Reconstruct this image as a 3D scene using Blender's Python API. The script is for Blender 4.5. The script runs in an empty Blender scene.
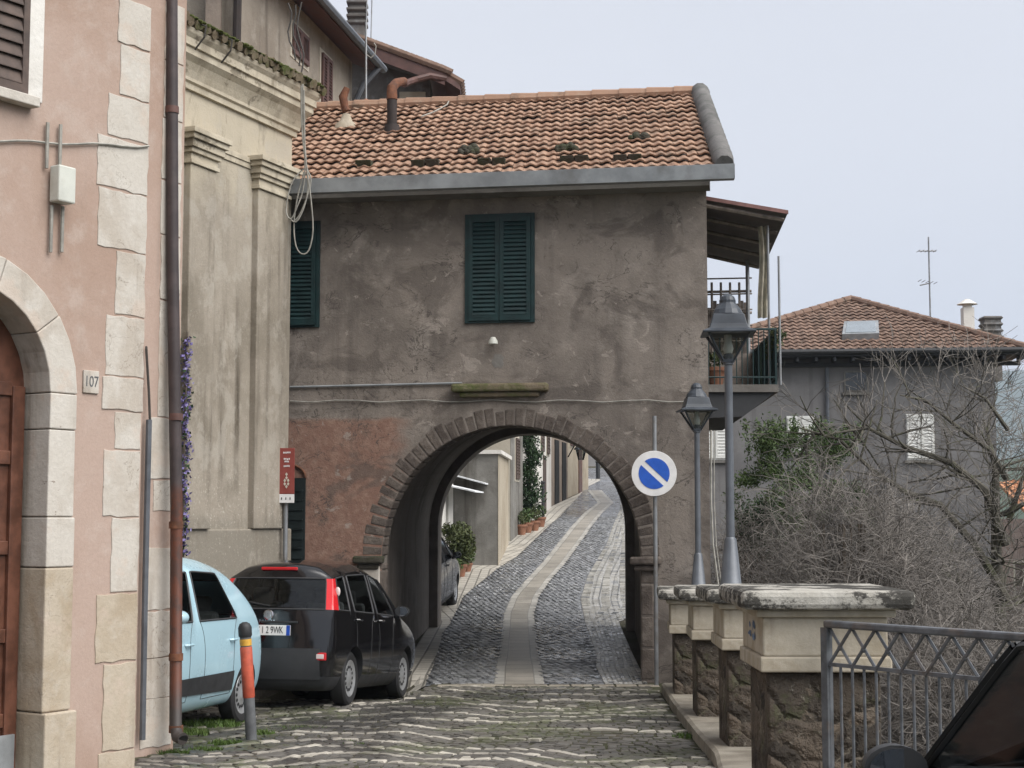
import bpy, bmesh, math, random
from mathutils import Vector, Matrix
from mathutils.bvhtree import BVHTree
V = Vector
R = math.radians
scene = bpy.context.scene
HAZE = .00026
COL = scene.collection
PI = math.pi

# ------------------------------------------------------------------ camera model
F = 1550.0; EYE = 1.5; PITCH = math.atan(136/F)
def ray(px, py):
    yr = (384-py)/F
    return V(((px-512)/F, math.cos(PITCH)-yr*math.sin(PITCH), math.sin(PITCH)+yr*math.cos(PITCH)))
def W(px, py, Y):
    d = ray(px, py); k = Y/d.y
    return V((d.x*k, Y, EYE+d.z*k))
def lerp_tab(tab, x):
    if x <= tab[0][0]: return tab[0][1]
    for (a, b), (c, d) in zip(tab, tab[1:]):
        if x <= c: return b+(d-b)*(x-a)/(c-a)
    return tab[-1][1]
ZT = [(-30, 1.05), (0, 0), (14, -.49), (17, -.56), (20, -.58), (24, -.53), (28.5, -.41), (31, -.2), (44, 1.30), (48, 1.68), (62, 2.8), (95, 4.75), (140, 7)]
DIP = [(12, 0), (14.5, .03), (16.2, .05), (17.6, .01), (19.9, .19), (20.3, .19), (20.9, 0)]
def zg(Y, X=None):
    z = lerp_tab(ZT, Y)
    if X is None or X > -1.0: return z
    t = min(1, (-1.0-X)/.45); return z-lerp_tab(DIP, Y)*t*t*(3-2*t)
def G(px, py, far=95):
    # first hit of the pixel's ray with the sloping ground
    Y = 4.0
    while Y < far:
        q = W(px, py, Y)
        if q.z <= zg(Y, q.x): return V((q.x, Y, zg(Y, q.x)))
        Y += .05
    return V((W(px, py, far).x, far, zg(far)))

# ------------------------------------------------------------------ object bookkeeping
def tag(o, label=None, cat=None, group=None, kind=None):
    if label: o['label'] = label
    if cat: o['category'] = cat
    if group: o['group'] = group
    if kind: o['kind'] = kind
    return o
def thing(name, label, cat, loc=(0, 0, 0), rotz=0, group=None):
    o = bpy.data.objects.new(name, None); COL.objects.link(o)
    o.location = loc; o.rotation_euler = (0, 0, rotz); o.empty_display_size = .2
    return tag(o, label, cat, group)
def copy_tree(o, parent=None):
    c = o.copy(); COL.objects.link(c)
    if parent: c.parent = parent
    for ch in list(o.children): copy_tree(ch, c)
    return c

class M:
    """collects geometry in world (or local) coordinates; build() links ONE mesh object"""
    def __init__(s): s.v = []; s.f = []; s.uv = {}
    def pts(s, ps):
        i = len(s.v); s.v += [V(p) for p in ps]; return list(range(i, i+len(ps)))
    def poly(s, ps): s.f.append(tuple(s.pts(ps)))
    def hexa(s, p):   # 8 points: bottom loop then top loop
        i = s.pts(p)
        for q in ((0,3,2,1),(4,5,6,7),(0,1,5,4),(1,2,6,5),(2,3,7,6),(3,0,4,7)): s.f.append(tuple(i[k] for k in q))
    def box(s, c, size, rz=0):
        c = V(c); x, y, z = size[0]/2, size[1]/2, size[2]/2
        m = Matrix.Rotation(rz, 3, 'Z') if not isinstance(rz, Matrix) else rz
        s.hexa([c+m@V(p) for p in ((-x,-y,-z),(x,-y,-z),(x,y,-z),(-x,y,-z),(-x,-y,z),(x,-y,z),(x,y,z),(-x,y,z))])
    def prism(s, poly, ext):
        ext = V(ext); n = len(poly); a = s.pts(poly); b = s.pts([V(p)+ext for p in poly])
        s.f.append(tuple(reversed(a))); s.f.append(tuple(b))
        for i in range(n): j = (i+1) % n; s.f.append((a[i], a[j], b[j], b[i]))
    def tube(s, pts, r, n=8, cap=True, closed=False):
        pts = [V(p) for p in pts]; k = len(pts); prev = None; rings = []
        for i, p in enumerate(pts):
            if closed: t = pts[(i+1) % k]-pts[i-1]
            else: t = (pts[min(i+1, k-1)]-pts[max(i-1, 0)])
            t = t.normalized() if t.length > 1e-9 else V((0, 0, 1))
            if prev is None:
                u = t.cross(V((0, 0, 1)) if abs(t.z) < .9 else V((1, 0, 0))).normalized()
            else:
                u = (prev-t*prev.dot(t)); u = u.normalized() if u.length > 1e-6 else t.orthogonal().normalized()
            prev = u; w = t.cross(u)
            ri = r[i] if isinstance(r, (list, tuple)) else r
            rings.append(s.pts([p+(u*math.cos(a)+w*math.sin(a))*ri for a in [2*PI*j/n for j in range(n)]]))
        m = k if closed else k-1
        for i in range(m):
            A, B = rings[i], rings[(i+1) % k]
            for j in range(n): q = (j+1) % n; s.f.append((A[j], A[q], B[q], B[j]))
        if cap and not closed: s.f.append(tuple(reversed(rings[0]))); s.f.append(tuple(rings[-1]))
    def lathe(s, prof, c=(0, 0, 0), n=16, rot=None, cap=True, ph=0):
        c = V(c); rings = []
        for (r, z) in prof:
            ps = [V((r*math.cos(2*PI*j/n+ph), r*math.sin(2*PI*j/n+ph), z)) for j in range(n)]
            if rot: ps = [rot@p for p in ps]
            rings.append(s.pts([c+p for p in ps]))
        for A, B in zip(rings, rings[1:]):
            for j in range(n): q = (j+1) % n; s.f.append((A[j], A[q], B[q], B[j]))
        if cap: s.f.append(tuple(reversed(rings[0]))); s.f.append(tuple(rings[-1]))
    def grid(s, fn, nu, nv):
        idx = [s.pts([fn(i/nu, j/nv) for i in range(nu+1)]) for j in range(nv+1)]
        for j in range(nv):
            for i in range(nu): s.f.append((idx[j][i], idx[j][i+1], idx[j+1][i+1], idx[j+1][i]))
        return idx
    def ball(s, c, r, n=10, m=6):
        r = r if isinstance(r, (tuple, list)) else (r, r, r); c = V(c)
        s.grid(lambda u, v: c+V((r[0]*math.sin(PI*v)*math.cos(2*PI*u), r[1]*math.sin(PI*v)*math.sin(2*PI*u), r[2]*math.cos(PI*v))), n, m)
    def build(s, name, mat, parent=None, smooth=False, bevel=0, angle=40):
        me = bpy.data.meshes.new(name)
        off = V(parent_world(parent)) if parent else V((0, 0, 0))
        me.from_pydata([tuple(p-off) for p in s.v], [], s.f)
        if s.uv:
            ul = me.uv_layers.new(name='UVMap')
            for l in me.loops: ul.data[l.index].uv = s.uv.get(l.vertex_index, (0, 0))
        bm = bmesh.new(); bm.from_mesh(me)
        bmesh.ops.remove_doubles(bm, verts=bm.verts, dist=1e-5) if not s.uv else None
        bmesh.ops.recalc_face_normals(bm, faces=bm.faces)
        bm.to_mesh(me); bm.free()
        me.materials.append(mat)
        o = bpy.data.objects.new(name, me); COL.objects.link(o)
        if parent: o.parent = parent
        if bevel:
            b = o.modifiers.new('bevel', 'BEVEL'); b.width = bevel; b.segments = 2; b.limit_method = 'ANGLE'; b.angle_limit = R(35)
        if smooth:
            for p in me.polygons: p.use_smooth = True
            me.set_sharp_from_angle(angle=R(angle))
        return o
def parent_world(o):
    p = V((0, 0, 0))
    while o: p = p+V(o.location); o = o.parent
    return p
def solo(mb, name, mat, label, cat, base=None, group=None, kind=None, **k):
    """a top-level thing that is one mesh, its origin at base"""
    off = V(base) if base is not None else V((0, 0, 0))
    mb.v = [p-off for p in mb.v]
    o = mb.build(name, mat, None, **k); o.location = off
    return tag(o, label, cat, group, kind)

class Fr:
    """a vertical facade: A its right-hand foot, L unit vector along it to the left, N outward normal"""
    def __init__(s, A, L, N): s.A = V((A[0], A[1], 0)); s.L = V((L[0], L[1], 0)).normalized(); s.N = V((N[0], N[1], 0)).normalized()
    def P(s, a, z, o=0): p = s.A+s.L*a+s.N*o; return V((p.x, p.y, z))
    def s_(s, px, o=0):
        r = (px-512)/F; A = s.A+s.N*o
        # W at given px: X/Y depends slightly on py through the pitch; use horizon row
        r = r/(math.cos(PITCH))
        return (r*A.y-A.x)/(s.L.x-r*s.L.y)
    def at(s, px, py, o=0):
        a = s.s_(px, o)
        for _ in range(4):
            p = s.P(a, 0, o); w = W(px, py, p.y); z = w.z
            # refine along facade so the pixel column is exact
            a += (w.x-p.x)/(s.L.x if abs(s.L.x) > .3 else -1)*.0
            d = ray(px, py); A = s.A+s.N*o; r = d.x/d.y
            a = (r*A.y-A.x)/(s.L.x-r*s.L.y)
        p = s.P(a, 0, o); return a, W(px, py, p.y).z
    def box(s, mb, s0, s1, z0, z1, o0, o1):
        mb.hexa([s.P(s0, z0, o0), s.P(s1, z0, o0), s.P(s1, z0, o1), s.P(s0, z0, o1), s.P(s0, z1, o0), s.P(s1, z1, o0), s.P(s1, z1, o1), s.P(s0, z1, o1)])

# ------------------------------------------------------------------ materials
class NT:
    def __init__(s, name):
        s.m = bpy.data.materials.new(name); s.m.use_nodes = True; s.t = s.m.node_tree
        s.b = s.t.nodes['Principled BSDF']; s.out = s.t.nodes['Material Output']
        s._co = None
    def n(s, typ, ins=None, **props):
        nd = s.t.nodes.new(typ)
        for k, v in props.items(): setattr(nd, k, v)
        for k, v in (ins or {}).items(): s.set(nd.inputs[k], v)
        return nd
    def set(s, inp, v):
        if isinstance(v, bpy.types.NodeSocket): s.t.links.new(v, inp)
        elif isinstance(v, (tuple, list)) and len(v) == 3 and inp.type == 'RGBA': inp.default_value = (*v, 1)
        else: inp.default_value = v
    def co(s):
        if not s._co: s._co = s.n('ShaderNodeTexCoord').outputs['Object']
        return s._co
    def map(s, scale, co=None, loc=(0, 0, 0)):
        return s.n('ShaderNodeMapping', {'Vector': co or s.co(), 'Scale': scale, 'Location': loc}).outputs[0]
    def noise(s, scale, detail=4, rough=.55, co=None, dist=0):
        return s.n('ShaderNodeTexNoise', {'Vector': co or s.co(), 'Scale': scale, 'Detail': detail, 'Roughness': rough, 'Distortion': dist}).outputs['Fac']
    def ramp(s, fac, a, b, lo=0., hi=1.):
        return s.n('ShaderNodeMapRange', {'Value': fac, 'From Min': a, 'From Max': b, 'To Min': lo, 'To Max': hi}, interpolation_type='SMOOTHSTEP').outputs[0]
    def math(s, op, a, b=0., c=0.):
        nd = s.n('ShaderNodeMath', operation=op)
        for i, v in enumerate((a, b, c)): s.set(nd.inputs[i], v)
        return nd.outputs[0]
    def mix(s, fac, a, b, blend='MIX'):
        nd = s.n('ShaderNodeMix', data_type='RGBA', blend_type=blend)
        s.set(nd.inputs[0], fac); s.set(nd.inputs[6], a); s.set(nd.inputs[7], b); return nd.outputs[2]
    def bump(s, h, strength=.3, dist=.02, normal=None):
        nd = s.n('ShaderNodeBump', {'Height': h, 'Strength': strength, 'Distance': dist})
        if normal is not None: s.set(nd.inputs['Normal'], normal)
        return nd.outputs[0]
    def done(s, col, rough=.9, normal=None, spec=.3, metal=0.):
        s.set(s.b.inputs['Base Color'], col); s.set(s.b.inputs['Roughness'], rough)
        s.set(s.b.inputs['Metallic'], metal); s.set(s.b.inputs['Specular IOR Level'], spec)
        if normal is not None: s.set(s.b.inputs['Normal'], normal)
        return s.m

def stucco(name, base, dark, light, streak=None, streak_amt=.5, big=.7, mid=3.2, fine=30, rough=.92, bump=.35, extra=None, big_edge=(.42, .62), mid_amt=.55):
    t = NT(name)
    c = t.mix(t.ramp(t.noise(big, 5, .6, dist=.4), *big_edge), base, dark)
    c = t.mix(t.math('MULTIPLY', t.ramp(t.noise(mid, 6, .65), .48, .72), mid_amt), c, light)
    if streak:
        st = t.ramp(t.noise(1., 5, .6, co=t.map((3.5, 3.5, .22))), .5, .72)
        st = t.math('MULTIPLY', st, t.ramp(t.noise(.8, 3, co=t.map((1, 1, 1), loc=(5, 3, 1))), .35, .6, 0., streak_amt))
        c = t.mix(st, c, streak)
    fn = t.noise(fine, 6, .7)
    c = t.mix(t.ramp(fn, .3, .75, 0., .35), c, t.mix(.5, c, (dark[0]*.6, dark[1]*.6, dark[2]*.6)))
    if extra: c = extra(t, c)
    h = t.math('ADD', t.math('MULTIPLY', fn, .5), t.noise(mid*1.5, 6, .7))
    return t.done(c, rough, t.bump(h, bump, .03), spec=.15)

def plain(name, col, rough=.6, metal=0., var=.25, scale=8., bump=.0, spec=.4, dirt=None, dirt_amt=.5):
    t = NT(name)
    n = t.noise(scale, 5, .6)
    d = tuple(x*(1-var) for x in col); l = tuple(min(1, x*(1+var)) for x in col)
    c = t.mix(t.ramp(n, .3, .7), d, l)
    if dirt: c = t.mix(t.ramp(t.noise(scale*.45, 6, .68, co=t.map((1, 1, 1), loc=(3, 7, 2))), .5, .68, 0., dirt_amt), c, dirt)
    r = t.ramp(n, .2, .8, rough*.85, min(1., rough*1.15))
    return t.done(c, r, t.bump(t.noise(scale*4, 5, .65), bump, .01) if bump else None, spec=spec, metal=metal)

MT = {}
# --- walls
def church_speck(t, c):
    # the rough rendered plinth with pale flecks below, cleaner paint above
    z = t.n('ShaderNodeSeparateXYZ', {'Vector': t.co()}).outputs['Z']
    sp = t.ramp(t.noise(26, 6, .8), .57, .66, 0., .75)
    band = t.ramp(t.math('ADD', z, t.math('MULTIPLY', t.noise(1.5, 4), .8)), 2.7, 3.3, 1., .2)
    c = t.mix(t.math('MULTIPLY', sp, band), c, (.55, .52, .45))
    low = t.ramp(t.math('ADD', z, t.math('MULTIPLY', t.noise(2.2, 4), .5)), 2.2, 2.45, .9, 0.)
    c = t.mix(low, c, (.225, .205, .17))
    c = t.mix(t.math('MULTIPLY', sp, band), c, (.50, .47, .40))
    top = t.ramp(t.math('ADD', z, t.math('MULTIPLY', t.noise(1.2, 4), 1.6)), 6.4, 7.6, 0., .8)
    c = t.mix(top, c, (.50, .445, .345))
    dk = t.ramp(t.noise(1., 7, .7, co=t.map((1.8, 1.8, .75), loc=(1, 4, 2))), .53, .66, 0., .7)
    c = t.mix(dk, c, (.20, .175, .14))
    fine = t.ramp(t.noise(1., 7, .75, co=t.map((7, 7, 1.6), loc=(6, 2, 8))), .56, .68, 0., .5)
    c = t.mix(fine, c, (.19, .16, .125))
    pl = t.ramp(t.noise(1.7, 8, .7, co=t.map((1, 1, .8), loc=(3, 6, 1))), .52, .60, 0., .45)
    return t.mix(pl, c, (.40, .37, .32))
def chips(t, c):
    n = t.ramp(t.noise(5.5, 8, .74, co=t.map((1, 1, 1.4), loc=(2, 5, 7))), .66, .69, 0., .85)
    c = t.mix(n, c, (.17, .13, .10))
    k = t.ramp(t.math('ABSOLUTE', t.math('SUBTRACT', t.noise(3.1, 5, .6, dist=1.), .5)), .002, .008, .6, 0.)
    c = t.mix(t.math('MULTIPLY', k, t.ramp(t.noise(1.4, 3), .52, .6)), c, (.2, .165, .13))
    return t.mix(t.ramp(t.noise(2.1, 6, .65, co=t.map((1, 1, 1), loc=(9, 9, 1))), .55, .66, 0., .5), c, (.50, .41, .34))
MT['pink'] = stucco('pink_plaster', (.405, .308, .258), (.345, .248, .197), (.46, .385, .338), (.27, .222, .19), .75, big=.55, fine=45, bump=.2)
MT['quoin'] = stucco('white_limestone', (.51, .478, .428), (.43, .385, .33), (.58, .555, .51), (.18, .145, .115), .85, big=1.6, mid=5, bump=.22, extra=chips)
MT['quoin_tan'] = stucco('tan_limestone', (.44, .38, .30), (.365, .30, .22), (.50, .455, .39), (.17, .135, .10), .8, big=1.6, mid=5, bump=.25, extra=chips)
MT['church'] = stucco('church_render', (.325, .288, .238), (.225, .197, .158), (.40, .365, .312), (.085, .070, .053), 1., big=.5, fine=40, bump=.4, extra=church_speck)
MT['cornice'] = stucco('cornice_render', (.52, .465, .365), (.41, .36, .275), (.58, .535, .44), (.18, .15, .11), .85, big=1.2, bump=.4, extra=lambda t, c: t.mix(t.ramp(t.noise(2.6, 8, .72, co=t.map((1, 1, 1.5), loc=(4, 4, 3))), .54, .62, 0., .75), c, (.16, .135, .10)))
def arch_zones(t, c):
    sx = t.n('ShaderNodeSeparateXYZ', {'Vector': t.co()}); z = sx.outputs['Z']; x = sx.outputs['X']
    n = t.noise(1.6, 5, .6)
    # reddish older plaster on the lower left
    m1 = t.ramp(t.math('ADD', z, t.math('MULTIPLY', n, .16)), 3.46, 3.54, 1., 0.)
    m2 = t.ramp(t.math('ADD', x, t.math('MULTIPLY', n, 1.2)), -1.15, -.75, 1., 0.)
    red = t.mix(t.ramp(t.noise(9, 6, .75), .4, .7), (.215, .128, .098), (.285, .19, .148))
    c = t.mix(t.math('MULTIPLY', m1, m2), c, red)
    # dark mossy weeping stains, shaped blotches on the wall
    bl = t.ramp(t.noise(1.15, 7, .66, co=t.map((1, 1, 1.3), loc=(2.3, 0, 4.1)), dist=.8), .51, .62, 0., .62)
    c = t.mix(bl, c, (.10, .085, .075))
    cr = t.ramp(t.math('ABSOLUTE', t.math('SUBTRACT', t.noise(2.1, 6, .6, co=t.map((1, 1, 1.5), loc=(1, 3, 8)), dist=1.2), .5)), .003, .016, .8, 0.)
    cr = t.math('MULTIPLY', cr, t.ramp(t.noise(1.1, 4, .6, co=t.map((1, 1, 1), loc=(8, 1, 2))), .46, .58))
    c = t.mix(cr, c, (.075, .065, .058))
    fl = t.ramp(t.noise(3.4, 8, .72, co=t.map((1, 1, 1.2), loc=(2, 9, 4)), dist=.6), .60, .64, 0., .7)
    c = t.mix(fl, c, (.33, .29, .255))
    return t.mix(t.ramp(t.noise(13, 6, .75), .60, .68, 0., .5), c, (.085, .073, .064))
MT['arch'] = stucco('grey_brown_render', (.240, .208, .180), (.158, .137, .120), (.335, .298, .262), (.11, .095, .085), .55, big=.75, mid=2.2, fine=35, bump=.5, extra=arch_zones, mid_amt=.75)
MT['vault'] = stucco('vault_render', (.27, .24, .21), (.19, .165, .145), (.36, .325, .285), (.12, .105, .09), .6, bump=.6)
MT['ringstone'] = stucco('ring_stone', (.135, .113, .097), (.085, .070, .061), (.23, .20, .174), (.07, .057, .05), .5, big=3., mid=7, bump=.6)
MT['upper_wall'] = stucco('weathered_wall', (.30, .265, .22), (.22, .19, .155), (.40, .37, .32), (.09, .075, .06), .8, big=.6, bump=.5)
MT['upper_grey'] = stucco('smoke_stained_wall', (.14, .13, .12), (.09, .085, .08), (.34, .35, .37), (.06, .055, .05), .6, big=1.2, mid=2.4, bump=.5)
MT['cream'] = stucco('cream_wall', (.52, .48, .40), (.44, .40, .33), (.58, .54, .47), (.30, .27, .22), .5)
MT['white_wall'] = stucco('white_wall', (.68, .66, .62), (.58, .56, .52), (.74, .73, .70), (.40, .38, .34), .5)
MT['grey_wall'] = stucco('grey_cement_wall', (.215, .208, .192), (.135, .128, .115), (.29, .28, .26), (.07, .064, .055), .9, big=.9)
MT['tan_wall'] = stucco('tan_wall', (.42, .37, .29), (.34, .29, .22), (.48, .43, .35), (.22, .19, .15), .6)
MT['brown_wall'] = stucco('brown_wall', (.28, .23, .19), (.20, .165, .14), (.35, .30, .25), (.12, .10, .085), .6)
MT['far_wall'] = stucco('far_grey_render', (.205, .20, .20), (.150, .146, .148), (.255, .25, .25), (.11, .105, .105), .6, big=.35, mid=1.2, bump=.2)
MT['pale_pink'] = stucco('pale_pink_wall', (.50, .38, .32), (.42, .31, .26), (.56, .46, .40))
def mossy(t, c):
    n = t.ramp(t.noise(3.4, 6, .7, co=t.map((1, 1, 1), loc=(9, 2, 5))), .5, .6, 0., .8)
    return t.mix(n, c, (.10, .12, .045))
MT['rubble'] = None
def rubble():
    t = NT('rubble_stone')
    wp = t.n('ShaderNodeTexNoise', {'Vector': t.co(), 'Scale': 3.2, 'Detail': 5., 'Roughness': .6}).outputs['Color']
    wc = t.n('ShaderNodeMix', {0: .16, 6: t.co(), 7: wp}, data_type='RGBA', blend_type='LINEAR_LIGHT').outputs[2]
    vo = t.n('ShaderNodeTexVoronoi', {'Vector': t.map((3.3, 3.3, 4.6), co=wc), 'Scale': 1., 'Randomness': .95}, feature='F1')
    ed = t.n('ShaderNodeTexVoronoi', {'Vector': t.map((3.3, 3.3, 4.6), co=wc), 'Scale': 1., 'Randomness': .95}, feature='DISTANCE_TO_EDGE').outputs['Distance']
    g = t.n('ShaderNodeSeparateColor', {'Color': vo.outputs['Color']}).outputs[0]
    c = t.mix(g, (.045, .039, .033), (.165, .132, .102))
    c = t.mix(t.ramp(t.noise(6, 6, .7), .45, .7, 0., .7), c, (.07, .06, .05))
    c = t.mix(t.ramp(t.noise(14, 6, .75), .58, .7, 0., .6), c, (.30, .28, .235))
    c = t.mix(t.ramp(t.math('ADD', ed, t.math('MULTIPLY', t.noise(9, 4), .08)), .03, .08, .8, 0.), c, t.mix(t.ramp(t.noise(1.3, 4), .42, .6), (.075, .065, .053), (.30, .262, .208)))
    c = t.mix(t.ramp(t.noise(2.7, 5, .7), .56, .66, 0., .5), c, (.085, .10, .045))
    h = t.math('ADD', t.ramp(ed, 0, .2), t.math('MULTIPLY', t.noise(18, 5, .7), .5))
    return t.done(c, .92, t.bump(h, .9, .04), spec=.15)
MT['rubble'] = rubble()
MT['capstone'] = stucco('cap_stone', (.40, .385, .345), (.30, .285, .25), (.52, .505, .465), (.05, .047, .043), .8, big=2., mid=6, bump=.5,
                        extra=lambda t, c: t.mix(t.ramp(t.noise(2.2, 8, .72, co=t.map((1, 1.2, 1.6), loc=(7.1, 1, 3))), .475, .535, 0., .93), c, (.035, .033, .03)))
MT['blockstone'] = stucco('pillar_block_stone', (.47, .425, .345), (.37, .32, .24), (.55, .51, .435), (.17, .135, .095), .9, big=2.2, mid=5, bump=.25)
MT['pavement_patch'] = stucco('worn_concrete', (.25, .23, .195), (.17, .155, .13), (.32, .30, .26), big=2.5, mid=6, bump=.5)
MT['kerbstone'] = stucco('kerb_stone', (.29, .262, .215), (.20, .178, .145), (.37, .345, .295), big=2, bump=.4)
# --- tiles
def tiles(name, cols, moss, moss_amt):
    t = NT(name)
    uv = t.n('ShaderNodeTexCoord').outputs['UV']
    fl = t.n('ShaderNodeVectorMath', {0: uv}, operation='FLOOR').outputs[0]
    wn = t.n('ShaderNodeTexWhiteNoise', {'Vector': fl}, noise_dimensions='3D').outputs['Value']
    c = t.mix(wn, cols[0], cols[1])
    c = t.mix(t.ramp(t.noise(.9, 5, .6), .45, .65, 0., .7), c, cols[2])
    c = t.mix(t.ramp(t.noise(7, 6, .7), .5, .7, 0., .6), c, cols[3])
    c = t.mix(t.ramp(t.noise(2.2, 7, .72), .60-.1*moss_amt, .70, 0., moss_amt), c, moss)
    return t.done(c, .9, t.bump(t.noise(35, 5, .7), .3, .01), spec=.2)
MT['tile'] = tiles('clay_roof_tile', ((.235, .138, .094), (.375, .242, .170), (.265, .165, .115), (.36, .28, .215)), (.10, .082, .062), .8)
MT['far_tile'] = tiles('brown_roof_tile', ((.125, .080, .060), (.235, .155, .118), (.155, .102, .078), (.27, .215, .175)), (.075, .065, .052), .7)
MT['orange_tile'] = tiles('orange_roof_tile', ((.45, .20, .10), (.52, .26, .14), (.46, .22, .12), (.48, .30, .20)), (.25, .15, .09), .4)
MT['moss_tile'] = stucco('mossy_tile', (.17, .135, .095), (.085, .10, .035), (.26, .215, .155), big=2.5, mid=6, bump=.7)
MT['dark_moss'] = stucco('dark_mossy_tile', (.060, .054, .044), (.045, .05, .028), (.10, .09, .075), big=3, mid=7, bump=.7)
MT['cap_grey'] = stucco('grey_verge_tile', (.15, .145, .14), (.10, .10, .095), (.24, .235, .225), big=2.5, bump=.5)
# --- metal, wood, paint
MT['gutter'] = plain('zinc_gutter', (.27, .285, .295), .5, .3, .2, 3., dirt=(.14, .13, .12))
MT['shutter'] = plain('dark_green_shutter', (.0055, .024, .025), .55, 0, .3, 6.)
MT['shutter_brown'] = plain('grey_brown_shutter', (.085, .062, .052), .7, 0, .3, 9.)
MT['wood'] = plain('red_brown_wood', (.105, .043, .026), .45, 0, .35, 7.)
MT['brown_paint'] = plain('brown_fascia', (.10, .052, .044), .6, 0, .25, 5.)
MT['cable'] = plain('grey_cable', (.28, .27, .24), .7)
MT['dark_cable'] = plain('dark_cable', (.05, .045, .04), .7)
MT['plastic'] = plain('pale_grey_plastic', (.52, .53, .48), .5, 0, .08, 6., dirt=(.35, .33, .28))
MT['pole'] = plain('galvanised_pole', (.25, .26, .27), .45, .5, .15, 5., dirt=(.16, .13, .10))
MT['lamp_grey'] = plain('lamp_post_paint', (.105, .115, .13), .42, .2, .2, 4.)
MT['lamp_dark'] = plain('lantern_paint', (.040, .047, .057), .4, .1, .25, 6.)
MT['rail'] = plain('railing_paint', (.105, .112, .122), .42, .1, .3, 12., dirt=(.15, .11, .08))
MT['rust'] = plain('rusty_metal', (.13, .055, .03), .85, 0, .4, 10., bump=.3)
MT['black'] = plain('black_rubber', (.018, .018, .019), .7, 0, .2, 10.)
MT['trim'] = plain('dark_trim', (.028, .029, .031), .6, 0, .15, 10.)
MT['interior'] = plain('car_interior', (.075, .077, .078), .8)
MT['seat'] = plain('grey_seat_cloth', (.13, .13, .135), .9)
MT['alloy'] = plain('wheel_silver', (.42, .43, .44), .35, .6, .1, 8.)
MT['chrome'] = plain('chrome', (.6, .6, .62), .18, 1., .05, 4.)
MT['mirrorglass'] = plain('mirror_glass', (.75, .78, .82), .03, 1., .02, 2.)
MT['white_plate'] = plain('white_plate', (.72, .72, .70), .5, 0, .06, 5.)
MT['ink'] = plain('black_ink', (.012, .012, .014), .6)
MT['eu_blue'] = plain('blue_band', (.01, .06, .36), .5)
MT['sign_white'] = plain('sign_white', (.66, .65, .64), .45, 0, .07, 8.)
MT['sign_blue'] = plain('sign_blue', (.015, .085, .42), .45, 0, .12, 8.)
MT['sign_red'] = plain('sign_brown_red', (.21, .045, .035), .5, 0, .12, 8.)
MT['orange'] = plain('orange_sleeve', (.40, .078, .042), .65, 0, .25, 9., dirt=(.20, .07, .045), dirt_amt=.8)
MT['yellow'] = plain('yellow_band', (.60, .34, .05), .5)
MT['bollard'] = plain('bollard_grey', (.10, .105, .11), .6, 0, .25, 10.)
MT['terracotta'] = plain('terracotta', (.22, .105, .065), .85, 0, .25, 8.)
MT['plank'] = plain('weathered_plank', (.24, .205, .18), .9, 0, .35, 9., bump=.3)
MT['brick'] = plain('orange_brick', (.28, .16, .10), .9, 0, .3, 7., bump=.3)
MT['curtain'] = plain('cream_curtain', (.50, .47, .38), .9)
MT['green_net'] = plain('green_netting', (.015, .085, .055), .7, 0, .3, 14.)
MT['tin'] = plain('brown_sheet', (.115, .098, .095), .6, 0, .3, 3., dirt=(.06, .05, .045))
MT['tin_edge'] = plain('red_sheet_edge', (.19, .095, .085), .6)
MT['concrete'] = stucco('slab_concrete', (.20, .19, .175), (.13, .12, .11), (.28, .27, .25))
MT['dark_void'] = plain('dark_opening', (.012, .012, .012), .9)
MT['tail_red'] = plain('tail_light_red', (.50, .018, .022), .12, 0, .1, 4., spec=.6)
MT['tail_clear'] = plain('light_clear', (.60, .50, .48), .12, 0, .1, 4., spec=.6)
MT['headlight'] = plain('headlight_clear', (.55, .57, .60), .08, .2, .1, 4., spec=.7)
MT['white_paint'] = plain('white_paint', (.70, .70, .67), .5, 0, .08, 6.)
MT['awning'] = plain('white_awning', (.66, .68, .70), .7)
MT['bark'] = plain('grey_bark', (.085, .078, .062), .95, 0, .4, 9., dirt=(.085, .095, .045), dirt_amt=.7)
MT['bark_brown'] = plain('brown_bark', (.10, .082, .065), .95, 0, .35, 9.)
MT['twig'] = plain('dry_twig', (.165, .150, .135), .95, 0, .45, 2.5)
MT['smoke_pipe'] = plain('dark_iron_pipe', (.032, .024, .022), .8, 0, .3, 9.)
def leaf(name, a, b, c2):
    t = NT(name)
    c = t.mix(t.ramp(t.noise(2.2, 4, .6), .35, .65), a, b)
    c = t.mix(t.ramp(t.noise(11, 3, .6), .52, .7, 0., .7), c, c2)
    m = t.done(c, .6, spec=.25); return m
MT['leaf'] = leaf('evergreen_leaf', (.040, .070, .022), (.075, .115, .035), (.12, .155, .06))
MT['leaf_dark'] = leaf('ivy_leaf', (.016, .036, .016), (.032, .060, .024), (.05, .085, .035))
MT['leaf_olive'] = leaf('shrub_leaf', (.045, .060, .022), (.080, .095, .035), (.12, .125, .06))
MT['grass'] = leaf('grass_blade', (.040, .075, .014), (.07, .115, .025), (.12, .15, .05))
MT['flower'] = leaf('violet_flower', (.12, .095, .25), (.20, .17, .37), (.46, .44, .56))
MT['forest'] = leaf('forest', (.035, .055, .03), (.05, .075, .035), (.07, .085, .045))

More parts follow.
